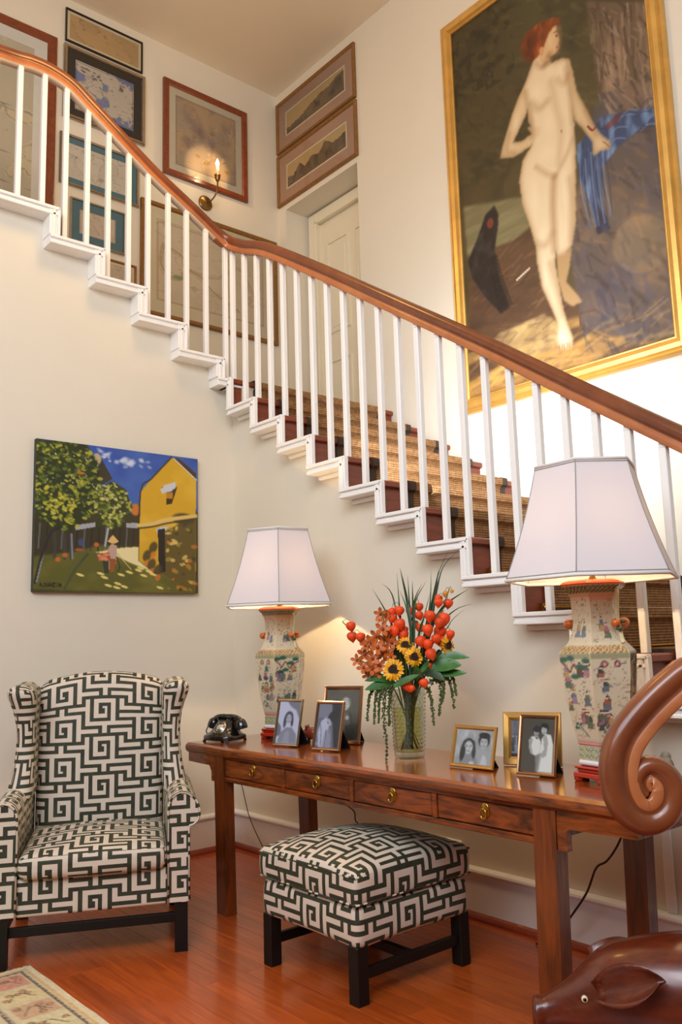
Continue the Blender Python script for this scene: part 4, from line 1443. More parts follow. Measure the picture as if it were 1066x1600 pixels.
zt_, zb_ = ZT - 0.046, 0.598
G().bbox(XF + .006, XF + .03, -2.916, -1.116, zb_, zb_ + .020, 0.003).build('lower_rail', EDGEW, tb)
G().bbox(XF + .008, XF + .03, -2.916, -1.116, zt_ - .010, zt_, 0.002).build('upper_rail', EDGEW, tb)
G().box(-0.29, -0.27, -2.916, -1.116, zb_, zt_).box(XF + .05, -.27, -2.93, -2.91, zb_, zt_).box(XF + .05, -.27, -1.12, -1.10, zb_, zt_).box(XF + .04, -.29, -2.91, -1.12, zb_ + .004, zb_ + .014).build('carcass', EDGEW, tb)
dv = [-1.116, -1.582, -2.034, -2.482, -2.916]
for y in dv[1:4]:
    G().bbox(XF + .006, XF + .03, y - .012, y + .012, zb_ + .019, zt_ - .009, 0.003).build('divider', EDGEW, tb)
for i in range(4):
    y1, y0 = dv[i] - (0.014 if i else 0.004), dv[i + 1] + (0.014 if i < 3 else 0.004)
    d = G().bbox(XF + .009, XF + .20, y0, y1, zb_ + .022, zt_ - .012, 0.004).build('drawer', EDGEW, tb)
    yc, zc = (y0 + y1) / 2 - 0.01, zb_ + .064
    h = G()
    h.lathe([(0.0, 0.0), (0.019, 0.0), (0.019, 0.002), (0.016, 0.004), (0.004, 0.005), (0.0, 0.006)], 18, (XF + .009, yc, zc + .012), Matrix.Rotation(-PI / 2, 4, 'Y') @ Matrix.Scale(1.35, 4, (1, 0, 0)))
    h.ball((XF - .001, yc, zc + .016), 0.006, 8, 6)
    h.tube([(XF - .003 - .004 * (1 + math.cos(q * PI / 9)) * 0, yc + 0.013 * math.sin(q * PI / 9), zc + .001 + 0.016 * math.cos(q * PI / 9)) for q in range(19)], 0.0032, 8)
    h.build('ring_pull', BRASS, d)
# the end aprons with their little brackets
for (pts) in ([(-0.79, zt_), (-1.034, zt_), (-1.034, .592), (-1.004, .592), (-1.004, .636), (-0.985, .662), (-0.79, .666)],
              [(-3.000, zt_), (-3.275, zt_), (-3.275, .664), (-3.045, .660), (-3.034, .652), (-3.034, .592), (-3.000, .592)]):
    for x0, x1 in ((XF + .004, XF + .030), (-.29, -.266)):
        G().prism(pts, x0, x1, (1, 2, 0)).build('end_apron', EDGEW, tb)
for y0, y1 in ((-3.276, -3.256), (-0.808, -0.788)):
    G().bbox(XF + .03, -.266, y0, y1, .664, zt_, 0.003).build('end_apron', EDGEW, tb)

# --- carved wooden pig in the foreground
PIGW = wood('carved_red_wood', (58, 20, 10), (122, 50, 24), (2.0, 5, 5), 0.3, 0.35, 3.0, (0.25, 0.8), dist=2.0)
pg = thing('carved_pig', 'large polished red-brown carved wooden pig standing in the foreground', 'sculpture', (-1.038, -3.072, -0.0), math.radians(-52))
# local +x runs from snout to rump, +y is away from the viewer
def pig_ring(x, zc, ry, rz, n=24, flat=0.0):
    out = []
    for q in range(n):
        a_ = 2 * PI * q / n
        c_, s_ = math.cos(a_), math.sin(a_)
        out.append((x, ry * (abs(c_) ** 0.9) * (1 if c_ > 0 else -1), zc + rz * (abs(s_) ** 0.95) * (1 if s_ > 0 else -1)))
    return out
prof = [(-0.010, .222, .022, .024), (-0.006, .222, .040, .042), (0.006, .223, .043, .045), (0.016, .226, .036, .040), (0.035, .232, .037, .043), (0.070, .244, .047, .055), (0.105, .256, .062, .070), (0.140, .270, .080, .090), (0.175, .284, .096, .106), (0.215, .290, .110, .120),
        (0.26, .290, .122, .130), (0.32, .288, .136, .144), (0.40, .284, .152, .158), (0.50, .280, .163, .168), (0.60, .278, .164, .168), (0.70, .276, .154, .160), (0.78, .274, .132, .140), (0.84, .272, .095, .105), (0.875, .270, .045, .050), (0.88, .270, .01, .01)]
G().loft([pig_ring(*p) for p in prof], True, True, True).build('body', PIGW, pg)
def ear(side):
    # a thick cupped leaf
    rings = []
    n = 9
    L = 0.165
    for i in range(n):
        t = i / (n - 1)
        wd_ = 0.043 * math.sin(PI * min(1, (t * 0.90 + 0.08))) ** 0.75 + 0.003
        ring = []
        for sg, kk in ((1, 8), (-1, 8)):
            for q in range(kk):
                a_ = -1 + 2 * q / (kk - 1) if sg > 0 else 1 - 2 * q / (kk - 1)
                cup = (0.030 * (a_ * a_) + (0.007 if sg < 0 else -0.001)) * (1 if sg > 0 else 1)
                ring.append(Vector((t * L, a_ * wd_, cup if sg > 0 else cup - 0.020 + 0.010 * a_ * a_)))
        rings.append(ring)
    return rings
for s in (-1, 1):
    base = Vector((0.160, s * 0.098, 0.318 if s < 0 else 0.330))
    xa = Vector((0.90, s * 0.40, 0.36 if s < 0 else 0.03))
    xa.normalize()
    nz = Vector((-0.25, s * 0.80, 0.50))
    nz = (nz - xa * nz.dot(xa)).normalized()
    yy = nz.cross(xa)
    k_ = 1.12 if s < 0 else 0.95
    g = G()
    g.loft([[base + xa * (p.x * k_) + yy * (p.y * k_) + nz * p.z for p in r] for r in ear(s)], True, True, True)
    g.build('ear', PIGW, pg)
EYE = mat('bone_inlay', (232, 214, 178), 0.3)
PUP = mat('dark_pupil', (50, 24, 12), 0.2)
for s in (-1, 1):
    e = Vector((0.128, s * 0.073, 0.292))
    ey = G().lathe([(0.0, 0.004), (0.006, 0.004), (0.0085, 0.002), (0.0088, -0.006)], 14, e, Matrix.Rotation(s * -PI / 2, 4, 'X')).build('eye', EYE, pg)
    G().lathe([(0.0, 0.0055), (0.0045, 0.005), (0.005, 0.002)], 12, e, Matrix.Rotation(s * -PI / 2, 4, 'X')).build('pupil', PUP, ey)
for x in (0.30, 0.70):
    for s in (-1, 1):
        g = G()
        g.loft([[(x + r_ * math.cos(2 * PI * q / 14) + dx, s * 0.085 + r_ * .9 * math.sin(2 * PI * q / 14), z) for q in range(14)] for z, r_, dx in ((0.0, .034, 0), (0.025, .036, 0), (0.035, .031, 0), (0.09, .036, .004), (0.15, .055, .008), (0.22, .075, .01))], True, True, True)
        g.build('leg', PIGW, pg)
G().tube(catmull([(0.865, 0, .30), (0.90, .01, .31), (0.915, .02, .28), (0.90, .03, .26), (0.885, .02, .275)], 4), 0.008, 8).build('tail', PIGW, pg)

# --- rug
def rug_art():
    a = Art(190, 230, (206, 190, 152), 77)
    a.asp = 1.9 / 1.25
    d = np.minimum(np.minimum(a.U * 1.25, (1 - a.U) * 1.25), np.minimum(a.V * 1.9, (1 - a.V) * 1.9))
    a.put((d < .022) * .8, (222, 206, 170))
    for d0, d1 in ((.040, .056), (.225, .245)):
        ch_ = (np.sin(a.U * 1.25 * 2 * PI / .03) * np.sin(a.V * 1.9 * 2 * PI / .03)) > -0.2
        a.put(((d > d0) & (d < d1)) * 1.0, (104, 88, 74))
        a.put(((d > d0 + .004) & (d < d1 - .004) & ch_) * .9, (178, 160, 136))
    a.put(((d > .024) & (d < .036)) * .6, (214, 166, 104))
    cols = [(206, 130, 110), (214, 190, 140), (196, 150, 118), (210, 196, 150)]
    for side in range(2):
        for q in range(12):
            v = .065 + q * .078
            u = .89 if side else .11
            a.put(((np.abs(a.U - u) < .058) & (np.abs(a.V - v) < .034)) * .75, cols[q % 4])
            for e in range(5):
                x, y = u + a.rs.uniform(-.045, .045), v + a.rs.uniform(-.024, .024)
                a.blob(x, y, .012, .008, (96, 82, 66), .8, 0, 4)
                a.blob(x, y, .007, .005, (214, 150, 110), .9, 0, 4)
            a.curve([(u - .04, v + .02), (u, v - .015), (u + .035, v + .018)], .003, (90, 84, 66), .8)
    for q in range(9):
        u = .18 + q * .08
        for v in (.068, .932):
            a.put(((np.abs(a.U - u) < .034) & (np.abs(a.V - v) < .038)) * .6, cols[(q + 1) % 4])
            for e in range(6):
                x, y = u + a.rs.uniform(-.028, .028), v + a.rs.uniform(-.026, .026)
                a.blob(x, y, .010, .007, (92, 82, 70) if e % 2 else (204, 120, 96), .85, 0, 4)
    for q in range(120):
        x, y = a.rs.uniform(.2, .8), a.rs.uniform(.14, .86)
        a.blob(x, y, .02, .012, [(206, 140, 116), (170, 160, 120), (120, 110, 96), (220, 200, 160)][q % 4], .6, a.rs.uniform(-2, 2))
    a.im += (a.noise(160, 200, 1)[..., None] - .5) * 26
    return a
RUGM = paint_mat('wool_pile', 0.92, 0.0, 0.5)
rg = thing('oriental_rug', 'pale patterned oriental rug on the floorboards in front of the armchair', 'rug', (-2.318, -2.052, 0.0))
g = G()
rnd = random.Random(3)
outl = [(-.625 + rnd.uniform(-.003, .003), -.95 + .1 * i) for i in range(20)] + [(.625 + rnd.uniform(-.003, .003), .95 - .1 * i) for i in range(20)]
g.prism(outl, 0.001, 0.009, (0, 1, 2))
g.build('backing', mat('rug_edge', (206, 190, 158), 0.9), rg)
canvas('pile', rug_art(), 1.245, 1.893, RUGM, rg, Matrix.Rotation(-PI / 2, 4, 'X'), -0.0100)
fr = G()
for s in (-1, 1):
    for i in range(180):
        x = -.615 + i * 1.23 / 179
        l_ = .014 + rnd.random() * .012
        dx = rnd.uniform(-.006, .006)
        fr.box(x - .0016, x + .0016, s * .95 - (l_ if s < 0 else 0), s * .95 + (l_ if s > 0 else 0), 0.0005, 0.004)
fo = fr.build('fringe', mat('rug_fringe', (226, 214, 190), 0.9), rg)
fo['kind'] = 'stuff'
# ================================================================== things on the table
PORC = paint_mat('painted_porcelain', 0.14, 0.5)
LACQ = mat('red_lacquer', (176, 44, 22), 0.25, coat=0.5, var=0.1, vscale=20)
CORAL = mat('coral_lacquer_cap', (226, 92, 40), 0.3, coat=0.3)
FRUIT = mat('glazed_fruit', (214, 110, 40), 0.25, coat=0.4, var=0.35, vscale=40)
LEAFG = mat('glazed_leaf', (62, 82, 52), 0.3, coat=0.3, var=0.2, vscale=50)

def shade_mat():
    m = bpy.data.materials.new('shade_linen')
    m.use_nodes = True
    nt = m.node_tree
    nt.nodes.clear()
    out = nt.nodes.new('ShaderNodeOutputMaterial')
    mx = nt.nodes.new('ShaderNodeMixShader')
    d = nt.nodes.new('ShaderNodeBsdfDiffuse')
    tl = nt.nodes.new('ShaderNodeBsdfTranslucent')
    d.inputs['Color'].default_value = lin4((214, 208, 212))
    tl.inputs['Color'].default_value = lin4((242, 226, 218))
    tc = nt.nodes.new('ShaderNodeTexCoord')
    wv = nt.nodes.new('ShaderNodeTexNoise')
    wv.inputs['Scale'].default_value = 260
    bp = nt.nodes.new('ShaderNodeBump')
    bp.inputs['Strength'].default_value = 0.08
    nt.links.new(tc.outputs['Object'], wv.inputs['Vector'])
    nt.links.new(wv.outputs[0], bp.inputs['Height'])
    nt.links.new(bp.outputs[0], d.inputs['Normal'])
    mx.inputs[0].default_value = 0.042
    nt.links.new(d.outputs[0], mx.inputs[1])
    nt.links.new(tl.outputs[0], mx.inputs[2])
    nt.links.new(mx.outputs[0], out.inputs[0])
    return m
SHADE = shade_mat()
TRIMW = mat('shade_trim', (226, 222, 214), 0.6)
TRIMD = mat('shade_seam', (150, 150, 144), 0.6)

def hexr(r, z, ph, n=6):
    return [(r * math.cos(ph + 2 * PI * q / n), r * math.sin(ph + 2 * PI * q / n), z) for q in range(n)]

VASE = [(.086, .052), (.090, .056), (.091, .062), (.088, .068), (.086, .118), (.090, .122), (.090, .128), (.094, .140), (.108, .20), (.120, .27), (.129, .34), (.1335, .40), (.1345, .418), (.133, .425), (.118, .440), (.100, .458), (.086, .49), (.079, .52), (.076, .55), (.077, .58), (.084, .61), (.097, .635), (.110, .645), (.112, .650), (.106, .652)]
def paint_vase(seed, ph):
    """hexagonal vase body as a painted mesh: six faces, figures and landscapes on cream porcelain"""
    nx, nyr = 26, 6
    rs = np.random.RandomState(seed)
    prof = []
    for (r0, z0), (r1, z1) in zip(VASE, VASE[1:]):
        k_ = max(1, int(abs(z1 - z0) / .0045))
        for q in range(k_):
            prof.append((r0 + (r1 - r0) * q / k_, z0 + (z1 - z0) * q / k_))
    prof.append(VASE[-1])
    zz = np.array([p[1] for p in prof])
    cols = []
    cream_ = (208, 194, 164)
    for f in range(6):
        a = Art(nx, len(prof) - 1, cream_, seed * 10 + f)
        a.V = np.repeat(zz[:, None], nx + 1, 1)     # V is the real height here
        a.asp = 1.0 / 0.13
        a.put(np.clip(a.noise(4, 30, 2) - .5, 0, 1) * .5, (206, 190, 160))
        def bandm(z0, z1):
            return ((a.V >= z0) & (a.V <= z1)).astype(float)
        edge_ = np.minimum(a.U, 1 - a.U)
        # foot lattice
        m = bandm(.070, .116)
        lat = np.minimum(np.abs(((a.U * 6 + (a.V - .07) / .0115) % 1.0) - .5), np.abs(((a.U * 6 - (a.V - .07) / .0115) % 1.0) - .5))
        a.put(m, (156, 150, 160))
        cell = (np.floor(a.U * 6 + (a.V - .07) / .0115) % 2) == 0
        a.put(m * cell, (176, 180, 92))
        a.put(m * (lat > .36), (58, 70, 66))
        a.put(bandm(.116, .130), (206, 140, 130))
        a.put(bandm(.05, .068), (226, 222, 222))
        # shoulder lattice and rims
        m = bandm(.424, .447)
        lat = (np.abs(((a.U * 7 + (a.V - .42) / .012) % 1.0) - .5) > .36) | (np.abs(((a.U * 7 - (a.V - .42) / .012) % 1.0) - .5) > .36)
        a.put(m, (206, 178, 130))
        a.put(m * lat, (140, 104, 66))
        a.put(bandm(.405, .424) * .9, (150, 150, 110))
        m = bandm(.622, .646)
        a.put(m, (150, 146, 110))
        a.put(m * (np.sin(a.U * 40) * np.sin(a.V * 500) > .1), (70, 78, 60))
        a.put(bandm(.600, .622) * .7, (220, 168, 140))
        a.put((edge_ < .03) * bandm(.13, .60) * .6, (226, 206, 160))
        # scenes
        def fig_(x, z, h, c1, c2):
            a.poly([(x - h * 2.6, z), (x + h * 2.6, z), (x + h * 1.5, z + h * .62), (x - h * 1.5, z + h * .62)], c1, .95)
            a.poly([(x - h * 2.2, z + h * .45), (x + h * 2.4, z + h * .45), (x + h * 1.2, z + h * .82), (x - h * 1.2, z + h * .82)], c2, .95)
            a.blob(x, z + h * .9, h * 1.1, h * .12, (230, 200, 170), 1, 0, 4)
            a.blob(x, z + h * .98, h * .9, h * .07, (40, 34, 34), 1, 0, 4)
            a.stroke([(x - h * 2.6, z), (x - h * 1.4, z + h * .6)], .012, (60, 46, 44), .6)
        pal = [(62, 108, 100), (170, 112, 128), (180, 148, 92), (98, 112, 124), (158, 96, 78), (92, 108, 80), (146, 126, 138), (70, 74, 70)]
        for q in range(150):
            x, z = rs.uniform(.05, .95), rs.uniform(.14, .40) if q % 4 else rs.uniform(.46, .60)
            a.blob(x, z, rs.uniform(.02, .06), rs.uniform(.0015, .004), [(170, 146, 120), (120, 104, 92), (180, 130, 120), (110, 128, 100), (188, 160, 110)][q % 5], .8, rs.uniform(-.3, .3), 2)
        for q in range(14):
            fig_(rs.uniform(.12, .88), rs.choice([.175, .19, .235, .25, .29, .305, .34]) + rs.uniform(-.006, .006), rs.uniform(.036, .052), pal[rs.randint(8)], pal[rs.randint(8)])
        for q in range(2):
            fig_(rs.uniform(.25, .75), .47 + rs.uniform(0, .03), .05, pal[rs.randint(8)], pal[rs.randint(8)])
        # pine bough under the shoulder, rocks, grasses
        if (f + seed) % 2 == 0:
            a.curve([(.02, .395), (.2, .375), (.3, .36), (.45, .385), (.6, .355), (.75, .372), (.98, .385)], .03, (112, 62, 40), .95)
            for x, z in ((.12, .40), (.35, .405), (.45, .345), (.65, .378), (.85, .397)):
                a.blob(x, z, .16, .011, (46, 92, 76), .95, 0, 3)
        else:
            a.blob(.35, .385, .10, .013, (120, 50, 56), .9, 0, 5)
            a.blob(.35, .385, .05, .007, (210, 180, 160), .9, 0, 5)
            a.blob(.68, .385, .10, .013, (120, 50, 56), .9, 0, 5)
            a.blob(.68, .385, .05, .007, (210, 180, 160), .9, 0, 5)
        for q in range(26):
            x, z = rs.uniform(.06, .94), rs.uniform(.145, .40)
            a.stroke([(x, z), (x + rs.uniform(.04, .14), z + rs.uniform(-.003, .003))], .022, [(96, 84, 84), (150, 110, 120), (80, 110, 96)][q % 3], .6)
        for q in range(12):
            x, z = rs.uniform(.12, .88), rs.uniform(.46, .60)
            a.stroke([(x, z), (x + rs.uniform(.04, .14), z + rs.uniform(-.006, .01))], .025, [(110, 96, 80), (170, 110, 90), (90, 110, 80)][q % 3], .6)
        a.curve([(.1, .17), (.25, .19), (.45, .165), (.6, .15)], .03, (60, 96, 84), .8)
        for q in range(4):
            a.blob(rs.uniform(.1, .5), rs.uniform(.16, .21), .07, .006, (56, 94, 84), .8, 0, 3)
        cols.append(a.im)
    verts, faces, vc = [], [], []
    for f in range(6):
        a0, a1 = ph + f * PI / 3, ph + (f + 1) * PI / 3
        k0 = len(verts)
        for j, (r, z) in enumerate(prof):
            x0, y0, x1, y1 = r * math.cos(a0), r * math.sin(a0), r * math.cos(a1), r * math.sin(a1)
            for i in range(nx + 1):
                t = i / nx
                verts.append((x0 + (x1 - x0) * t, y0 + (y1 - y0) * t, z))
        vc.append(cols[f].reshape(-1, 3))
        for j in range(len(prof) - 1):
            for i in range(nx):
                q = k0 + j * (nx + 1) + i
                faces.append((q, q + 1, q + nx + 2, q + nx + 1))
    return verts, faces, np.concatenate(vc)

def table_lamp(name, label, loc, phv, phs, seed, energy):
    o = thing(name, label, 'lamp', loc)
    # lacquered stand
    g = G()
    for r, z0, z1 in ((.112, .014, .030), (.098, .030, .042), (.108, .042, .050)):
        g.loft([hexr(r - .003, z0, phv), hexr(r, z0 + .003, phv), hexr(r, z1 - .003, phv), hexr(r - .003, z1, phv)], True, True, False)
    s_ = g.build('stand', LACQ, o)
    for q in range(6):
        a_ = phv + q * PI / 3
        M = Matrix.Translation((.098 * math.cos(a_), .098 * math.sin(a_), 0)) @ Matrix.Rotation(a_, 4, 'Z')
        G().bbox(-.014, .010, -.012, .012, 0.0, .016, .004, M).build('foot', LACQ, s_)
    v_, f_, c_ = paint_vase(seed, phv)
    me = bpy.data.meshes.new('vase_body')
    me.from_pydata(v_, [], f_)
    me.materials.append(PORC)
    set_paint(me, c_)
    vb = bpy.data.objects.new('vase_body', me)
    C.objects.link(vb)
    vb.parent = o
    vb.location = (0, 0, 0)
    for q in (0, 3):                                       # handles: a curved stalk with leaves and a fruit
        a_ = phv + PI / 6 + (q + 1) * PI / 3 - PI / 6
        d = Vector((math.cos(a_), math.sin(a_), 0))
        h = G().tube(catmull([d * .100 + Vector((0, 0, .632)), d * .096 + Vector((0, 0, .585)), d * .094 + Vector((0, 0, .54)), d * .100 + Vector((0, 0, .505)), d * .106 + Vector((0, 0, .47)), d * .112 + Vector((0, 0, .452))], 4), .0075, 8).build('handle', mat('handle_glaze', (222, 206, 160), .2, coat=.4, var=.1, vscale=40), o)
        e = Vector((-d.y, d.x, 0))
        for sg, r in ((1, .020), (-1, .016)):
            G().ball(d * .102 + e * (.020 * sg) + Vector((0, 0, .520)), r, 12, 8, (1, 1, .9)).build('fruit', FRUIT, h)
        g = G()
        for sg in (-1, 1):
            g.ball(d * .108 + e * (.010 * sg) + Vector((0, 0, .512 + .012 * sg)), .016, 8, 6, (.8, .8, .5))
        g.build('leaf', LEAFG, h)
    g = G()
    g.loft([hexr(.113, .650, phv), hexr(.116, .655, phv), hexr(.108, .662, phv), hexr(.084, .668, phv), hexr(.030, .670, phv)], True, True, False)
    g.build('cap', CORAL, o)
    g = G()
    g.lathe([(.012, .668), (.014, .674), (.010, .680), (.010, .72), (.017, .725), (.017, .765), (.012, .768)], 14)
    g.build('lamp_socket', BRASS, o)
    G().lathe([(.012, .766), (.026, .79), (.031, .815), (.026, .84), (.010, .856), (.001, .858)], 16).build('bulb', mat('lamp_bulb', (255, 240, 214), .4, emit=(255, 206, 140), estr=8.0), o)
    g = G()
    for sg in (-1, 1):
        g.tube(catmull([(sg * .016, 0, .725), (sg * .055, 0, .76), (sg * .07, 0, .86), (sg * .045, 0, .98), (0, 0, 1.03)], 4), .0022, 6)
    g.build('harp', BRASS, o)
    zb, zt2 = .672, 1.068
    rb, rt = .306, .178
    g = G()
    n = 6
    for q in range(n):
        a0, a1 = phs + q * PI / 3, phs + (q + 1) * PI / 3
        k = len(g.v)
        m_ = 8
        for j in range(m_ + 1):
            t = j / m_
            r = rb + (rt - rb) * t - .010 * math.sin(PI * t)
            z = zb + (zt2 - zb) * t
            g.pt((r * math.cos(a0), r * math.sin(a0), z))
            g.pt((r * math.cos(a1), r * math.sin(a1), z))
        for j in range(m_):
            g.face([k + 2 * j, k + 2 * j + 1, k + 2 * j + 3, k + 2 * j + 2])
    sh = g.build('lamp_shade', SHADE, o)
    for r, z, th in ((rb, zb, .0062), (rt, zt2, .0058)):
        g = G()
        pts = hexr(r, z, phs)
        g.tube([pts[0]] + pts[1:] + [pts[0]], th, 8)
        g.build('trim', TRIMW, sh)
        g = G()
        zz = z + (.010 if z < .8 else -.010)
        rr = r + (rt - rb) / (zt2 - zb) * (zz - z) + .001
        pts = hexr(rr, zz, phs)
        g.tube([pts[0]] + pts[1:] + [pts[0]], .0014, 6)
        g.build('cord_trim', TRIMD, sh)
    for q in range(6):
        a_ = phs + q * PI / 3
        pts = []
        for j in range(9):
            t = j / 8
            r = rb + (rt - rb) * t - .010 * math.sin(PI * t)
            pts.append((r * math.cos(a_), r * math.sin(a_), zb + (zt2 - zb) * t))
        G().tube(pts, .0019, 6).build('seam', TRIMD, sh)
    g = G()
    for q in range(3):
        a_ = phs + q * 2 * PI / 3
        g.tube([(0, 0, 1.03), (rt * math.cos(a_), rt * math.sin(a_), zt2 - .004)], .0018, 6)
    g.ball((0, 0, 1.04), .010, 10, 6)
    g.build('shade_spider', BRASS, sh)
    light(name + '_light', 'POINT', (loc[0], loc[1], loc[2] + .83), None, energy, (1.0, 0.70, 0.40), radius=0.03)
    return o
table_lamp('table_lamp', 'lit porcelain vase lamp at the far end of the console beside the telephone', (-0.385, -1.020, ZT), math.radians(40.6), math.radians(-36.4 + 30), 5, 110)
table_lamp('table_lamp', 'large lit porcelain vase lamp at the near end beside the handrail scroll', (-0.465, -2.972, ZT), math.radians(22), math.radians(-57.9 + 22), 6, 90)

# telephone
BAKE = mat('black_bakelite', (18, 17, 16), 0.13, coat=0.6, spec=0.6)
STEEL = mat('chrome_dial', (190, 186, 178), 0.25, 1.0)
tp = thing('telephone', 'black bakelite rotary telephone at the far end of the console table', 'telephone', (-0.640, -0.880, ZT), math.radians(-75))
# local: -y is the front with the dial, x across
g = G()
def sq(hx, hy, z, cy=0.0, n=20, p=4.0):
    out = []
    for q in range(n):
        t = 2 * PI * q / n
        c_, s_ = math.cos(t), math.sin(t)
        k_ = (abs(c_) ** p + abs(s_) ** p) ** (-1 / p)
        out.append((hx * c_ * k_, cy + hy * s_ * k_, z))
    return out
g.loft([sq(.094, .082, .006), sq(.098, .086, .010), sq(.098, .086, .024), sq(.094, .082, .030), sq(.085, .074, .034), sq(.070, .058, .046, .006), sq(.058, .044, .064, .012), sq(.052, .036, .085, .018), sq(.050, .032, .098, .020), sq(.044, .026, .103, .020)], True, True, True)
g.build('body', BAKE, tp)
for sx in (-1, 1):
    for sy in (-1, 1):
        G().lathe([(.008, 0), (.009, .003), (.007, .008)], 10, (sx * .078, sy * .066, 0)).build('foot', BAKE, tp)
    for sy in (-1, 1):
        G().bbox(sx * .042 - .006, sx * .042 + .006, .020 + sy * .022 - .004, .020 + sy * .022 + .004, .098, .116, .002).build('cradle_prong', BAKE, tp)
Md = Matrix.Translation((0, -.036, .066)) @ Matrix.Rotation(math.radians(52), 4, 'X')
d = G().lathe([(.0, .006), (.018, .006), (.019, .004), (.036, .003), (.039, .0), (.039, -.008), (.03, -.014)], 26, (0, 0, 0), Md).build('dial', STEEL, tp)
g = G()
for q in range(10):
    a_ = 2 * PI * q / 12 + .4
    g.lathe([(.0, .0044), (.0048, .0042), (.0052, .002)], 10, (0, 0, 0), Md @ Matrix.Translation((.027 * math.cos(a_), .027 * math.sin(a_), 0)))
g.build('finger_hole', BAKE, d)
G().lathe([(.0, .0075), (.013, .007), (.014, .005)], 18, (0, 0, 0), Md).build('dial_label', mat('dial_paper', (214, 204, 180), .5), d)
g = G()
pts = catmull([(-.098, .02, 0.086), (-.072, .02, 0.106), (-.04, .02, 0.114), (0, .02, 0.116), (.04, .02, 0.114), (.072, .02, 0.106), (.098, .02, 0.086)], 4)
g.tube(pts, [.0125 + .004 * abs(math.cos(i / (len(pts) - 1) * PI)) for i in range(len(pts))], 12)
for sx in (-1, 1):
    g.lathe([(.010, -.004), (.022, .004), (.028, .018), (.031, .036), (.030, .045), (.024, .048), (.004, .046)], 18, (0, 0, 0), Matrix.Translation((sx * .088, .02, .104)) @ Matrix.Rotation(PI - sx * .25, 4, 'Y'))
g.build('handset', BAKE, tp)
G().tube(catmull([(-.10, .03, .085), (-.125, .02, .075), (-.128, 0, .04), (-.105, .0, .022), (-.09, .02, .018)], 5), .0032, 6).build('cord', BAKE, tp)

# photograph frames
P_SILV = mat('photo_frame_silver', (196, 170, 136), 0.2, 0.95, var=0.08, vscale=14)
P_COPP = mat('photo_frame_rose_silver', (190, 144, 106), 0.2, 0.95, var=0.1, vscale=14)
P_GOLD = mat('photo_frame_gold', (208, 158, 84), 0.3, 0.8, var=0.08, vscale=14)
VELV = mat('easel_back_black', (16, 14, 13), 0.8)
PHOTO = paint_mat('photograph', 0.35, 0.0)
def grey(v, t=(1.0, 1.0, 1.0)):
    return tuple(v * q for q in t)
def photo_frame(label, p, ang, w_, h_, fw, fm, art, tilt=14, group=None):
    """p: middle of the foot; ang: heading of the picture's left-to-right edge"""
    o = thing('photo_frame', label, 'photo frame', (p[0], p[1], ZT), ang, group)
    T = Matrix.Rotation(math.radians(-tilt), 4, 'X') @ Matrix.Translation((0, 0, h_ / 2))
    T = Matrix.Translation((0, 0, .002)) @ T
    def tr(g):
        g.v = [tuple(T @ Vector(q)) for q in g.v]
        return g
    prof = [(0.002, 0.0), (0, 0.003), (0, .010), (.003, .013), (fw * .7, .012), (fw, .007), (fw, .003)]
    g = frame_ring(w_, h_, prof)
    tr(g).build('frame', fm, o)
    tr(G().box(-w_ / 2 + .004, w_ / 2 - .004, -.003, 0.003, -h_ / 2 + .004, h_ / 2 - .004)).build('backing', VELV, o)
    canvas('photograph', art, w_ - 2 * fw, h_ - 2 * fw, PHOTO, o, T, -.0045)
    xx, zz = w_ / 2 - fw, h_ / 2 - fw
    g = G()
    g.face([g.pt(q) for q in ((-xx, -.0065, -zz), (xx, -.0065, -zz), (xx, -.0065, zz), (-xx, -.0065, zz))])
    tr(g).build('glass_pane', GLS, o)
    s = math.sin(math.radians(tilt))
    c_ = math.cos(math.radians(tilt))
    top, dep = h_ * .72, h_ * .55
    g = G()
    wt, wb = w_ * .16, w_ * .30
    g.loft([[(-wb, dep - .004, 0), (wb, dep - .004, 0), (wb, dep, 0), (-wb, dep, 0)], [(-wt, top * s + .002, top * c_), (wt, top * s + .002, top * c_), (wt, top * s + .008, top * c_), (-wt, top * s + .008, top * c_)]], True, True, False)
    g.prism([(.02, .004), (dep - .004, .002), (top * s + .006, top * c_)], -.0015, .0015, (1, 2, 0))
    g.build('easel_back', VELV, o)
    return o
def ph(nx, ny, base, seed):
    a = Art(nx, ny, base, seed)
    a.asp = ny / nx
    return a
def face(a, x, y, r, skin, hair, long_=False, asp=1.0):
    a.blob(x, y - r * .25 * asp, r * 1.15, r * 1.2 * asp, hair, 1, 0, 4)
    if long_:
        a.blob(x - r * .9, y + r * .6 * asp, r * .45, r * 1.4 * asp, hair, 1, .1, 3)
        a.blob(x + r * .85, y + r * .5 * asp, r * .4, r * 1.2 * asp, hair, 1, -.1, 3)
    a.blob(x, y + r * .1 * asp, r * .78, r * .98 * asp, skin, 1, 0, 4)
    dk = grey(84)
    for sx in (-1, 1):
        a.blob(x + sx * r * .32, y - r * .02 * asp, r * .13, r * .08 * asp, dk, .85, 0, 3)
        a.stroke([(x + sx * r * .18, y - r * .17 * asp), (x + sx * r * .48, y - r * .19 * asp)], r * .06, dk, .6)
    a.stroke([(x + r * .03, y), (x + r * .07, y + r * .3 * asp)], r * .05, grey(120), .6)
    a.stroke([(x - r * .24, y + r * .55 * asp), (x, y + r * .6 * asp), (x + r * .24, y + r * .55 * asp)], r * .07, dk, .8)
def soften():
    for q in (a1, a2, a3, a4, a5, a6):
        q.blur(1)
T1 = (.95, .95, 1.06)
a1 = ph(54, 80, grey(214, T1), 1)
a1.poly([(.35, 0), (1, 0), (1, .42), (.8, .2), (.55, .12)], grey(130, T1), 1, 3)
a1.poly([(0, .5), (.16, .6), (.2, .8), (0, .84)], grey(110, T1), .9, 2)
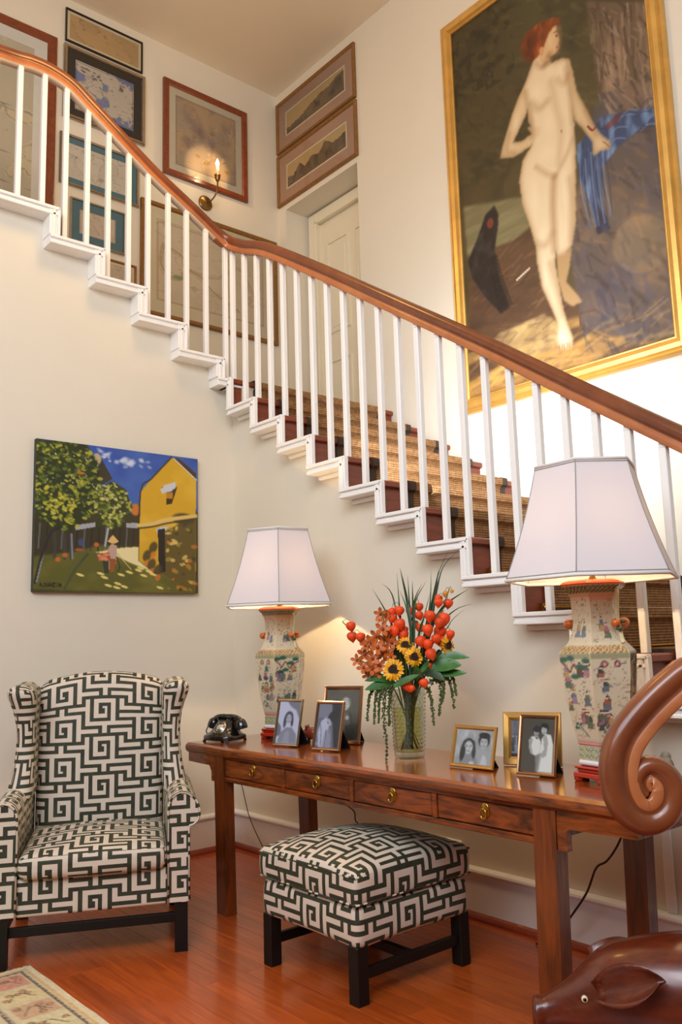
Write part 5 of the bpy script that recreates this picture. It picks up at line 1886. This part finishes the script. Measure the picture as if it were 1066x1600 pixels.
a1.poly([(.06, 1), (.16, .74), (.42, .62), (.68, .62), (.92, .78), (.98, 1)], grey(150, T1), 1, 2)
a1.poly([(.30, 1), (.36, .74), (.5, .68), (.6, .74), (.62, 1)], grey(172, T1), .8, 3)
face(a1, .50, .40, .19, grey(190, T1), grey(78, T1), True, .68)
a2 = ph(54, 80, grey(120, T1), 2)
a2.put(a2.V < .32, grey(140, T1))
a2.poly([(.55, 0), (1, 0), (1, 1), (.8, 1)], grey(52, T1), .9, 4)
a2.poly([(.05, .66), (.16, .40), (.36, .30), (.52, .42), (.5, .62), (.62, .72), (.66, 1), (.14, 1)], grey(206, T1), 1, 2)
a2.poly([(.4, .60), (.62, .56), (.66, 1), (.42, 1)], grey(150, T1), .8, 3)
a2.poly([(.36, .62), (.48, .58), (.40, 1), (.26, 1)], grey(178, T1), .9, 2)
a2.blob(.64, .28, .26, .14, grey(54, T1), 1, -.4, 4)
a2.blob(.50, .42, .13, .08, grey(190, T1), 1, .6, 4)
a2.stroke([(.12, .46), (.2, .62), (.24, .95)], .02, grey(90, T1), .7)
a2.stroke([(.42, .62), (.40, .98)], .02, grey(80, T1), .8)
a2.blob(.45, .43, .05, .02, grey(90, T1), .8, .6, 3)
a2.blob(.08, .92, .07, .04, grey(190, T1), .7, 0, 3)
a3 = ph(60, 80, (104, 98, 84), 3)
a3.put(np.clip(a3.noise(4, 5, 3) - .4, 0, 1) * .9, (74, 70, 60))
a3.poly([(.36, 1), (.42, .62), (.52, .44), (.76, .44), (.84, .66), (.86, 1)], (84, 80, 70), 1, 2)
face(a3, .60, .30, .15, (212, 206, 196), (150, 144, 132), False, .75)
a3.blob(.60, .20, .10, .05, (196, 190, 180), .9, 0, 3)
a3.poly([(.44, .98), (.48, .62), (.54, .46), (.70, .46), (.78, .66), (.80, .98)], (126, 120, 108), .8, 3)
a3.blob(.66, .56, .07, .05, (206, 200, 190), 1, 0, 3)
a3.blob(.46, .92, .07, .05, (196, 190, 180), 1, 0, 3)
a3.poly([(.62, .70), (.98, .66), (.98, .98), (.60, .98)], (78, 72, 62), .8, 1)
for q in range(6):
    a3.stroke([(.62, .74 + q * .04), (.98, .71 + q * .04)], .008, (54, 50, 44), .7)
a4 = ph(80, 62, grey(168), 4)
a4.put(np.clip(a4.noise(8, 3, 3) - .45, 0, 1) * 1.6, grey(220))
a4.poly([(.52, 1), (.60, .56), (.78, .5), (.95, .72), (.98, 1)], grey(176), 1, 2)
a4.poly([(.70, 1), (.76, .7), (.84, .74), (.90, 1)], grey(210), .9, 2)
a4.poly([(.14, 1), (.22, .74), (.45, .70), (.62, .84), (.66, 1)], grey(150), 1, 2)
face(a4, .36, .50, .17, grey(206), grey(64), True, 1.3)
a4.blob(.22, .72, .07, .26, grey(58), 1, .15, 3)
a4.curve([(.22, .30), (.36, .22), (.50, .30)], .02, grey(190), .9)
face(a4, .76, .34, .15, grey(192), grey(44), False, 1.3)
a4.blob(.76, .15, .17, .10, grey(40), 1, .1, 4)
a4.blob(.48, .96, .08, .06, grey(214), .9, 0, 3)
a5 = ph(60, 60, (112, 106, 110), 5)
a5.put(np.clip(a5.noise(10, 4, 3) - .45, 0, 1) * 1.5, (70, 64, 70))
a5.put((a5.V > .70) * 1.0, (150, 148, 160))
for q in range(12):
    x = .04 + q * .085
    a5.poly([(x - .03, .86), (x + .03, .86), (x + .02, .48), (x - .02, .48)], grey(a5.rs.choice([40, 180, 210, 70, 150])), 1)
    a5.blob(x, .44, .022, .03, grey(200), 1, 0, 4)
    a5.blob(x, .415, .024, .018, grey(50), 1, 0, 4)
a5.put(a5.V > .9, (60, 54, 52))
TS = (1.0, .98, .93)
a6 = ph(58, 84, (92, 84, 72), 6)
a6.put(np.clip(1.2 - a6.V * 1.6, 0, 1) * .4, (70, 62, 52))
a6.poly([(.50, 1), (.58, .62), (.62, .38), (.72, .28), (.90, .30), (.98, .5), (.98, 1)], grey(236, TS), 1, 1)
a6.poly([(.24, .56), (.22, .42), (.30, .34), (.50, .34), (.60, .44), (.58, .66), (.44, .70), (.30, .66)], grey(232, TS), 1, 1)
a6.poly([(.66, .34), (.76, .30), (.82, .44), (.78, .68), (.66, .74), (.58, .68), (.70, .58)], grey(176, TS), 1, 1)
a6.poly([(.22, .44), (.28, .36), (.34, .40), (.30, .52), (.36, .66), (.28, .66)], grey(168, TS), 1, 1)
a6.poly([(.44, .70), (.60, .64), (.62, .72), (.56, .98), (.46, .98)], grey(150, TS), .8, 1)
face(a6, .44, .26, .12, grey(168, TS), grey(52, TS), False, .69)
a6.blob(.46, .20, .13, .07, grey(50, TS), 1, 0, 4)
face(a6, .68, .21, .13, grey(196, TS), grey(44, TS), False, .69)
a6.blob(.70, .13, .13, .05, grey(40, TS), 1, .1, 4)
a6.blob(.46, .37, .05, .02, grey(60, TS), .9, .3, 3)
soften()
photo_frame('silver-framed portrait photo of a long-haired girl, nearest the far lamp', (-0.603, -1.352), math.atan2(-.966, .26), 0.150, 0.218, 0.012, P_SILV, a1)
photo_frame('silver-framed photo of a person with bowed head, middle of the far three', (-0.590, -1.635), math.atan2(-.975, .22), 0.158, 0.218, 0.013, P_COPP, a2)
photo_frame('largest silver-framed brownish photo of a baby, standing behind the other two', (-0.395, -1.500), math.atan2(-.90, .43), 0.205, 0.272, 0.017, P_COPP, a3)
photo_frame('landscape gold-rimmed photo of two children beside the flower vase', (-0.572, -2.470), math.atan2(-1.0, .06), 0.200, 0.155, 0.014, P_GOLD, a4, 16)
photo_frame('gold-framed group photo half hidden behind the portrait of a couple', (-0.375, -2.600), math.atan2(-.90, .43), 0.220, 0.195, 0.030, P_GOLD, a5, 10)
photo_frame('silver-framed black and white photo of a parent holding a child in white', (-0.560, -2.755), math.atan2(-.985, .16), 0.148, 0.208, 0.012, P_COPP, a6)

# small ornaments beside the lamps
STONE = mat('grey_green_stone', (78, 76, 66), 0.45, var=0.25, vscale=30, bump=0.2)
g = G()
g.lathe([(.030, .0), (.046, .004), (.048, .018), (.040, .030), (.028, .044), (.023, .08), (.022, .13), (.026, .17), (.024, .20), (.014, .215), (.002, .218)], 16, (0, 0, 0), Matrix.Scale(.7, 4, (1, 0, 0)))
tag(g.build('stone_figurine', STONE, None, (-0.335, -0.842, ZT), (0, 0, .2)), 'slim grey-green stone figurine half hidden behind the far table lamp', 'figurine')
g = G()
g.ball((0, 0, .034), .040, 14, 9, (1.0, .7, .85))
g.ball((0.028, 0, .062), .018, 10, 7)
tag(g.build('stone_ornament', mat('pale_stone', (132, 122, 104), 0.5, var=0.2, vscale=30), None, (-0.285, -3.085, ZT), (0, 0, .4)), 'rounded pale stone ornament behind the handrail scroll', 'ornament')
TOAD = mat('red_brown_ceramic', (150, 62, 40), 0.3, coat=0.4, var=0.3, vscale=40)
an = thing('ceramic_animal', 'small red-brown ceramic animal on dark feet between two photo frames', 'figurine', (-0.430, -1.325, ZT), math.radians(-55))
g = G()
g.loft([pig_ring(*p) for p in [(-.062, .040, .004, .004), (-.056, .040, .013, .014), (-.038, .042, .015, .017), (-.020, .044, .024, .026), (.010, .044, .029, .030), (.040, .042, .024, .026), (.055, .040, .008, .010)]], True, True, True)
g.build('body', TOAD, an)
for sx in (-1, 1):
    G().ball((-.020, sx * .018, .070), .011, 8, 6, (.6, .5, 1.4)).build('ear', TOAD, an)
    for x in (-.018, .032):
        G().lathe([(.009, 0), (.010, .006), (.008, .03)], 8, (x, sx * .014, 0)).build('foot', BAKE, an)
# ================================================================== vase of flowers
FX = math.radians(-(40.41 + 4.7))              # bouquet frame: local x runs along the picture plane of the table, -y towards the room
FL = Vector((-0.488, -2.058, ZT))
def water_glass():
    m = bpy.data.materials.new('pressed_glass')
    m.use_nodes = True
    nt = m.node_tree
    nt.nodes.clear()
    out = nt.nodes.new('ShaderNodeOutputMaterial')
    mx = nt.nodes.new('ShaderNodeMixShader')
    tr = nt.nodes.new('ShaderNodeBsdfTransparent')
    tr.inputs['Color'].default_value = (0.90, 0.93, 0.88, 1)
    gl = nt.nodes.new('ShaderNodeBsdfGlossy')
    gl.inputs['Roughness'].default_value = 0.05
    fr = nt.nodes.new('ShaderNodeLayerWeight')
    fr.inputs['Blend'].default_value = 0.35
    mp = nt.nodes.new('ShaderNodeMath')
    mp.operation = 'MULTIPLY'
    mp.inputs[1].default_value = 0.75
    nt.links.new(fr.outputs['Facing'], mp.inputs[0])
    nt.links.new(mp.outputs[0], mx.inputs[0])
    nt.links.new(tr.outputs[0], mx.inputs[1])
    nt.links.new(gl.outputs[0], mx.inputs[2])
    nt.links.new(mx.outputs[0], out.inputs[0])
    return m
PGL = water_glass()
va = thing('glass_vase', 'clear ribbed glass cylinder vase holding the orange flower arrangement', 'vase', FL)
prof = [(.0, .004), (.052, .004), (.058, .0), (.062, .006), (.063, .022), (.060, .026)]
nb = 15
for i in range(nb):
    z = .032 + i * .0158
    r = .0615 + .012 * i / nb
    prof += [(r - .001, z - .006), (r + .0025, z - .003), (r + .0030, z), (r + .0025, z + .003)]
prof += [(.0735, .272), (.0755, .277), (.0735, .280), (.0705, .278)]
G().lathe(prof, 40, cap=False).build('outer_glass', PGL, va)
G().lathe([(.0, .022), (.052, .022), (.056, .03), (.0665, .272), (.0705, .278)], 32, cap=False).build('inner_glass', PGL, va)
g = G()
rnd = random.Random(12)
for i in range(nb):                       # raised beads round each rib
    z = .032 + i * .0158
    r = .0645 + .012 * i / nb
    for q in range(20):
        a_ = 2 * PI * (q + .5 * (i % 2)) / 20
        g.ball((r * math.cos(a_), r * math.sin(a_), z), .0052, 6, 4, (.7, .7, 1))
g.build('bead', PGL, va)['kind'] = 'stuff'
WAT = bpy.data.materials.new('vase_water')
WAT.use_nodes = True
WAT.node_tree.nodes.clear()
_o = WAT.node_tree.nodes.new('ShaderNodeOutputMaterial')
_t = WAT.node_tree.nodes.new('ShaderNodeBsdfTransparent')
_t.inputs['Color'].default_value = (0.90, 0.90, 0.62, 1)
WAT.node_tree.links.new(_t.outputs[0], _o.inputs[0])
tag(G().lathe([(.0, .024), (.051, .024), (.055, .032), (.063, .20), (.0, .20)], 24, cap=False).build('vase_water', WAT, None, FL), 'greenish water standing in the ribbed glass vase', 'water')

STEM = mat('flower_stem', (84, 96, 40), 0.5, var=0.2, vscale=30)
LEAF = mat('broad_leaf', (52, 104, 42), 0.4, var=0.25, vscale=30, coat=0.1)
LEAFD = mat('dark_leaf', (34, 62, 28), 0.45, var=0.25, vscale=30)
BLADE = mat('grass_blade', (44, 74, 40), 0.45, var=0.2, vscale=20)
LANT = mat('physalis_lantern', (232, 74, 20), 0.55, var=0.22, vscale=26)
LANTO = mat('physalis_unripe', (210, 140, 40), 0.55, var=0.2, vscale=26)
PETY = mat('sunflower_petal', (240, 172, 12), 0.55, var=0.15, vscale=40)
DISC = mat('sunflower_disc', (42, 24, 12), 0.9, var=0.3, vscale=160, bump=0.8, bscale=260)
DISCR = mat('sunflower_disc_ring', (96, 56, 16), 0.9, var=0.3, vscale=160)
ORCH = mat('orchid_petal', (190, 96, 28), 0.5, var=0.22, vscale=28)
ORCHC = mat('orchid_lip', (150, 60, 20), 0.5, var=0.2, vscale=28)
AMAR = mat('amaranth', (74, 90, 44), 0.8, var=0.25, vscale=60)

def lx(px):                               # crop units of the study sketch -> metres
    return (px - 503) / 4.442 / 380.0
def lz(py):
    return (1478 - py) / 4.442 / 380.0
MF = Matrix.Rotation(FX, 4, 'Z')
def bt(name, label, cat, group=None):
    return thing(name, label, cat, FL, FX, group)
def stem_pts(x, y, z, bend=0.0):
    """from the water up through the mouth to the bloom"""
    b = Vector((-x * .18, -y * .2 + .0, .03))
    mth = Vector((max(-.05, min(.05, x * .35)), max(-.05, min(.05, y * .3)), .27))
    e = Vector((x, y, z))
    mid = mth.lerp(e, .5) + Vector((bend, 0, .02))
    return catmull([b, mth, mid, e], 5)
def leaf_blade(g, pts, wd_, nrm=Vector((0, -1, .3)), fold=.25):
    P = catmull(pts, 4)
    n = len(P)
    L, R = [], []
    k = len(g.v)
    for i, p in enumerate(P):
        t = (P[min(i + 1, n - 1)] - P[max(i - 1, 0)]).normalized()
        sd = t.cross(nrm).normalized()
        f = i / (n - 1)
        ww = wd_ * (math.sin(PI * min(1, f * .92 + .06)) ** .8) if wd_ > .008 else wd_ * min(1, (1 - f) * 2.6 + .05)
        up = sd.cross(t).normalized() * (ww * fold)
        g.pt(p + sd * ww + up)
        g.pt(p)
        g.pt(p - sd * ww + up)
    for i in range(n - 1):
        a_ = k + 3 * i
        g.face([a_, a_ + 1, a_ + 4, a_ + 3], None, True)
        g.face([a_ + 1, a_ + 2, a_ + 5, a_ + 4], None, True)

# sunflowers
def sunflower(label, cx, cy, r, face_, d):
    o = bt('sunflower', label, 'flower')
    c = Vector((lx(cx), d, lz(cy)))
    R = r / 4.442 / 380.0
    nz = Vector(face_).normalized()
    q = nz.to_track_quat('Z', 'Y').to_matrix().to_4x4()
    M = Matrix.Translation(c) @ q
    G().lathe([(.0, .004), (R * .30, .006), (R * .36, .007)], 20, (0, 0, 0), M).build('disc', DISC, o)
    G().lathe([(R * .35, .007), (R * .46, .005), (R * .50, -.002), (R * .3, -.008)], 20, (0, 0, 0), M, False).build('disc_ring', DISCR, o)
    rr = random.Random(int(cx))
    for ly, (n, L, dz) in enumerate(((17, 1.0, .0), (17, .9, -.005))):
        for i in range(n):
            a_ = 2 * PI * (i + .5 * ly) / n + rr.uniform(-.06, .06)
            l_ = R * L * rr.uniform(.9, 1.08)
            g = G()
            k = 0
            pts = []
            for t, ww in ((.40, .05), (.6, .105), (.8, .10), (.93, .06), (1.0, .008)):
                z = dz + .004 - (t - .4) ** 2 * .02 + .006 * math.sin(t * 4 + i)
                for sg in (-1, 0, 1):
                    pts.append(M @ Vector((math.cos(a_) * l_ * t - math.sin(a_) * sg * ww * R * 1.25, math.sin(a_) * l_ * t + math.cos(a_) * sg * ww * R * 1.25, z + (.002 if sg else 0))))
            for p in pts:
                g.pt(p)
            for j in range(4):
                for s in range(2):
                    g.face([3 * j + s, 3 * j + s + 1, 3 * j + s + 4, 3 * j + s + 3], None, True)
            g.build('petal', PETY, o)
    G().tube(stem_pts(c.x + nz.x * -.02, c.y - nz.y * .02, c.z - .01), .0035, 6).build('stem', STEM, o)
sunflower('lowest sunflower, facing out just above the broad leaves', 415, 868, 80, (-.15, -1, .25), -.095)
sunflower('upper sunflower under the upright grass blades', 503, 705, 68, (0, -1, .55), -.055)
sunflower('middle sunflower turned right between two other sunflowers', 560, 785, 72, (.35, -1, .15), -.075)
sunflower('side-on sunflower half hidden under the right-hand orange lanterns', 800, 712, 74, (.75, -.7, -.1), -.035)

# physalis stems, each carrying its lanterns
def lantern(g, c, r, hang=Vector((0, 0, -1))):
    q = (-Vector(hang)).normalized().to_track_quat('Z', 'Y').to_matrix().to_4x4()
    M = Matrix.Translation(c) @ q
    rings = []
    for t, w_ in ((1.0, .25), (.86, .72), (.55, .98), (.1, 1.0), (-.35, .84), (-.75, .46), (-1.05, .14), (-1.25, .02)):
        ring = []
        for s in range(12):
            a_ = 2 * PI * s / 12
            rr = w_ * r * (1.0 if s % 2 == 0 else .90)
            ring.append(M @ Vector((rr * math.cos(a_), rr * math.sin(a_), t * r * .95)))
        rings.append(ring)
    g.loft(rings, True, True, True)
rl = random.Random(5)
def physalis(label, lanterns, tip, d):
    o = bt('physalis_stem', label, 'flower')
    t0 = Vector((lx(tip[0]), d, lz(tip[1])))
    sp_ = stem_pts(t0.x, t0.y, t0.z)
    g = G().tube(sp_, .0022, 6)
    for (x, y, r, *fl) in lanterns:
        c = Vector((lx(x), d + rl.uniform(-.025, .02), lz(y)))
        R = r / 4.442 / 380.0 * 1.02
        near = min(sp_, key=lambda p: (p - (c + Vector((0, 0, R * 1.6)))).length)
        top = c + Vector((0, 0, R * .95))
        g.tube(catmull([near, (near + top) / 2 + Vector((0, 0, .012)), top], 3), .0011, 5)
        gl = G()
        lantern(gl, c, R, Vector((rl.uniform(-.35, .35), rl.uniform(-.5, .1), -1)))
        gl.build('lantern', LANTO if fl else LANT, o)
    g.build('stem', STEM, o)
physalis('physalis spray reaching far out to the left with three orange lanterns', [(120, 563, 37), (124, 636, 38), (190, 642, 36)], (60, 525), -.02)
physalis('upper left cluster of orange physalis lanterns behind the orchids', [(418, 470, 30), (470, 463, 36), (415, 518, 32), (470, 560, 44), (430, 606, 40), (490, 634, 40), (500, 600, 30)], (440, 410), -.03)
physalis('middle physalis stem with lanterns between the grass blades', [(545, 465, 30), (612, 438, 33), (610, 500, 33), (575, 560, 30, 1), (612, 590, 32)], (590, 390), .01)
physalis('central physalis stem with large round lanterns right of the upper sunflower', [(683, 510, 42), (665, 605, 41), (612, 682, 40), (660, 705, 40), (680, 775, 42), (668, 850, 20)], (690, 470), -.055)
physalis('right physalis stem with its biggest lanterns over the side-on sunflower', [(780, 535, 50), (745, 560, 36), (750, 622, 46), (765, 692, 42), (822, 640, 33), (720, 668, 36)], (775, 470), -.05)
physalis('topmost right physalis tip with small yellow-green unripe lanterns', [(750, 385, 33), (750, 416, 33), (820, 420, 36), (803, 348, 20, 1), (848, 335, 15, 1)], (832, 318), 0.0)
physalis('low red physalis lanterns hanging in front of the vase rim', [(505, 985, 38), (620, 965, 32), (535, 1000, 26)], (560, 900), -.085)

# orchid spikes
def orchid(label, blooms, tip, d):
    o = bt('orchid_spike', label, 'flower')
    t0 = Vector((lx(tip[0]), d, lz(tip[1])))
    g = G().tube(stem_pts(t0.x, t0.y, t0.z), .0026, 6)
    g.build('stem', STEM, o)
    for (x, y, r) in blooms:
        c = Vector((lx(x), d + rl.uniform(-.04, .02), lz(y)))
        R = r / 4.442 / 380.0
        nz = Vector((rl.uniform(-.6, .4), -1, rl.uniform(-.3, .5))).normalized()
        q = nz.to_track_quat('Z', 'Y').to_matrix().to_4x4() @ Matrix.Rotation(rl.uniform(0, 6), 4, 'Z')
        M = Matrix.Translation(c) @ q
        gb = G()
        for i in range(5):
            a_ = 2 * PI * i / 5
            k = len(gb.v)
            for t, ww in ((.08, .06), (.35, .24), (.65, .30), (.9, .18), (1.02, .02)):
                for sg in (-1, 0, 1):
                    gb.pt(M @ Vector((math.cos(a_) * R * t - math.sin(a_) * sg * ww * R, math.sin(a_) * R * t + math.cos(a_) * sg * ww * R, R * (.28 * t * t) + (.06 * R if sg else 0))))
            for j in range(4):
                for s in range(2):
                    gb.face([k + 3 * j + s, k + 3 * j + s + 1, k + 3 * j + s + 4, k + 3 * j + s + 3], None, True)
        b = gb.build('bloom', ORCH, o)
        gc = G()
        gc.ball(M @ Vector((0, 0, R * .16)), R * .2, 8, 6, (1, 1, 1.2))
        gc.build('lip', ORCHC, b)
orchid('orange-brown orchid spike filling the upper left of the bouquet', [(335, 480, 48), (375, 495, 46), (350, 590, 60), (395, 600, 50), (300, 640, 56), (360, 655, 62), (410, 680, 55), (330, 525, 30)], (345, 470), -.045)
orchid('orange-brown orchid spike at the far left over the leaves', [(255, 680, 58), (310, 715, 60), (215, 760, 58), (160, 800, 46), (270, 790, 60), (345, 760, 58), (225, 700, 44)], (165, 790), -.06)
orchid('lowest orange-brown orchid spike above the left-hand broad leaves', [(205, 850, 52), (265, 860, 56), (320, 840, 54), (235, 905, 44), (375, 745, 50), (290, 905, 40), (400, 780, 40)], (210, 870), -.075)

# broad leaves
def leaf(label, pts, wd_, m, d0, d1):
    o = bt('leaf_stem', label, 'leaf')
    P = [Vector((lx(x), d0 + (d1 - d0) * i / (len(pts) - 1), lz(y))) for i, (x, y) in enumerate(pts)]
    g = G()
    leaf_blade(g, P, wd_, Vector((.1, -1, .55)))
    g.build('leaf_blade', m, o)
    g = G()
    g.tube(stem_pts(P[0].x, P[0].y, P[0].z), .0022, 5)
    g.build('stem', STEM, o)
leaf('broad green leaf lying low on the left under the orchids', [(420, 960), (320, 925), (215, 940)], .019, LEAF, -.05, -.09)
leaf('broad green leaf drooping at the lower left of the vase rim', [(430, 985), (320, 975), (215, 1000)], .021, LEAF, -.06, -.10)
leaf('green leaf curling right under the lowest sunflower', [(400, 990), (490, 945), (590, 905)], .015, LEAF, -.09, -.12)
leaf('small upright green leaf between the sunflowers and the lanterns', [(580, 930), (575, 880), (560, 845)], .014, LEAF, -.08, -.11)
leaf('narrow curled green leaf right of the middle sunflower', [(590, 900), (640, 850), (660, 815)], .011, LEAF, -.08, -.10)
leaf('large green leaf pointing right below the side-on sunflower', [(690, 850), (800, 790), (945, 800)], .022, LEAF, -.04, -.07)
leaf('largest broad green leaf spreading right over the vase rim', [(670, 870), (780, 850), (885, 850)], .030, LEAF, -.05, -.09)
leaf('lower right green leaf with a pointed tip', [(680, 900), (800, 905), (918, 905)], .019, LEAF, -.05, -.08)
leaf('dark leaf sagging low over the right edge of the rim', [(640, 900), (700, 910), (760, 950)], .020, LEAFD, -.06, -.09)
leaf('dark leaf in the heart of the bouquet behind the middle sunflower', [(560, 950), (600, 860), (640, 790)], .030, LEAFD, -.02, -.03)
leaf('dark leaf filling the gap right of the central lanterns', [(640, 920), (720, 840), (740, 740)], .034, LEAFD, .0, -.02)
leaf('dark leaf behind the upper sunflower', [(500, 940), (450, 830), (430, 700)], .034, LEAFD, .0, -.01)

# blades of lily grass
def blade(label, pts, wd_=.0045, d=.01):
    o = bt('grass_leaf', label, 'leaf')
    P = [Vector((lx(x), d + .02 * math.sin(x), lz(y))) for x, y in pts]
    root = Vector((max(-.05, min(.05, P[0].x * .3)), d, .26))
    g = G()
    leaf_blade(g, [Vector((root.x * .3, d * .3, .05)), root] + P, wd_, Vector((.15, -1, .1)), .35)
    g.build('leaf_blade', BLADE, o)
blade('grass blade leaning out to the left over the orchids', [(420, 600), (365, 450), (280, 295)])
blade('arched grass blade bending left above the upper lanterns', [(450, 560), (435, 400), (405, 310), (350, 260)], .0032)
blade('straight thin grass blade left of the tall centre blade', [(475, 560), (470, 400), (461, 182)])
blade('tall dark grass blade at the bouquet centre', [(545, 620), (528, 400), (502, 240), (484, 148)], .0058)
blade('upright grass blade right of the tall dark one', [(548, 620), (543, 420), (539, 210)], .0050)
blade('broad upright grass blade in front of the middle lanterns', [(566, 640), (568, 420), (570, 255)], .0058, -.04)
blade('short dark grass blade crossing in front of the centre', [(545, 640), (520, 440), (478, 318)], .0048, -.045)
blade('grass blade bending right from the centre, lower of a pair', [(560, 560), (580, 390), (640, 268)], .0045)
blade('grass blade bending right from the centre, upper of a pair', [(565, 560), (592, 385), (672, 252)], .0040)
blade('straight grass blade right of the centre among the lanterns', [(650, 600), (690, 420), (711, 172)], .0050)
blade('broad grass blade rising at the right of the bouquet', [(660, 600), (710, 400), (740, 270), (764, 168)], .0060)
blade('longest grass blade arching up right against the stairs', [(670, 600), (735, 330), (762, 200), (838, 38)], .0038)
blade('long grass blade arching right past the stair trim', [(680, 620), (742, 330), (800, 150), (918, 32)], .0034)
blade('broad folded grass blade pointing right behind the top lanterns', [(690, 600), (770, 460), (850, 390), (972, 320)], .0060)
blade('thin grass blade drooping far right, upper of two', [(720, 620), (800, 520), (890, 455), (1000, 424)], .0030)
blade('thin grass blade drooping far right, lower of two', [(730, 640), (800, 600), (850, 530), (940, 460)], .0022)
blade('dark grass blade leaning left of the right-hand lanterns', [(600, 640), (640, 520), (692, 345)], .0050, -.05)

# trailing amaranth
def trail(label, pts, r, d):
    o = bt('trailing_amaranth', label, 'flower')
    P = catmull([Vector((lx(x), d, lz(y))) for x, y in pts], 7)
    G().tube(P, .0011, 5).build('stem', STEM, o)
    g = G()
    for i, p in enumerate(P):
        f = i / (len(P) - 1)
        for q in range(8):
            e = Vector((rl.gauss(0, 1), rl.gauss(0, 1), rl.gauss(0, .8))) * r * (1.1 - .75 * f)
            g.ball(p + e, .0024 + .0014 * rl.random(), 5, 4, (1, 1, 1.3))
    f_ = g.build('flower_beads', AMAR, o)
    f_['kind'] = 'stuff'
for q, (pts, r, d) in enumerate([([(330, 985), (260, 1010), (235, 1090), (220, 1210)], .0045, -.07), ([(340, 990), (290, 1030), (278, 1120), (268, 1230)], .004, -.085),
        ([(370, 985), (350, 1040), (338, 1200), (350, 1360), (338, 1545)], .0055, -.105), ([(400, 985), (385, 1050), (376, 1150), (372, 1240)], .0055, -.095),
        ([(360, 990), (318, 1040), (306, 1120), (300, 1222)], .004, -.09), ([(620, 985), (655, 1020), (672, 1120), (678, 1250)], .0055, -.06),
        ([(660, 960), (735, 960), (738, 1060), (718, 1190)], .0065, -.05), ([(700, 930), (780, 930), (812, 1020), (824, 1140)], .005, -.04),
        ([(700, 920), (815, 930), (836, 1000), (842, 1055)], .004, -.04), ([(690, 930), (760, 940), (752, 1040), (742, 1100)], .004, -.06)]):
    trail(['outermost left trailing strand of green amaranth', 'second left trailing strand of green amaranth', 'longest trailing strand of green amaranth, reaching down to the table top', 'thick green amaranth strand hanging against the glass on the left', 'short middle-left strand of green amaranth',
           'dark green amaranth strand hanging close to the right of the glass', 'curling thick green amaranth strand right of the vase', 'long outer right strand of green amaranth', 'shortest outermost right strand of green amaranth', 'inner right short strand of green amaranth'][q], pts, r, d)

# ================================================================== cords and socket
CORD = mat('brown_flex', (48, 28, 20), 0.5)
def cord(label, pts, r=.0035):
    tag(G().tube(catmull(pts, 6), r, 7).build('lamp_cord', CORD), label, 'cord')
cord('thin dark cord hanging from the table to the skirting in the corner', [(-.225, -.05 - .10, .70), (-.06, -.085, .50), (-.030, -.115, .36), (-.048, -.215, .205), (-.050, -.339, .067), (-.06, -.42, .006)], .0028)
cord('short brown cord behind the ottoman below the second drawer', [(-.225, -1.02, .70), (-.10, -1.05, .44), (-.020, -1.10, .375), (-.016, -1.147, .350), (-.016, -1.20, .29), (-.016, -1.62, .30)], .0035)
cord('brown cord looping down between the near table legs', [(-.226, -2.97, .70), (-.205, -2.87, .56), (-.200, -2.820, .475), (-.19, -2.765, .412), (-.185, -2.714, .377), (-.175, -2.66, .28), (-.160, -2.577, .180), (-.12, -2.45, .05), (-.10, -2.35, .006)], .0042)
so = thing('wall_socket', 'white double wall socket just above the skirting behind the ottoman', 'socket', (0, -1.752, .282))
G().bbox(-.012, 0, -.135, .135, -.040, .036, .005).build('plate', WHITE, so)
for y in (-.065, .065):
    g = G()
    for dy, dz in ((-.010, .006), (.010, .006), (0, -.012)):
        g.box(-.0128, -.0118, y + dy - .002, y + dy + .002, dz - .006, dz + .006)
    g.build('socket_slot', BAKE, so)
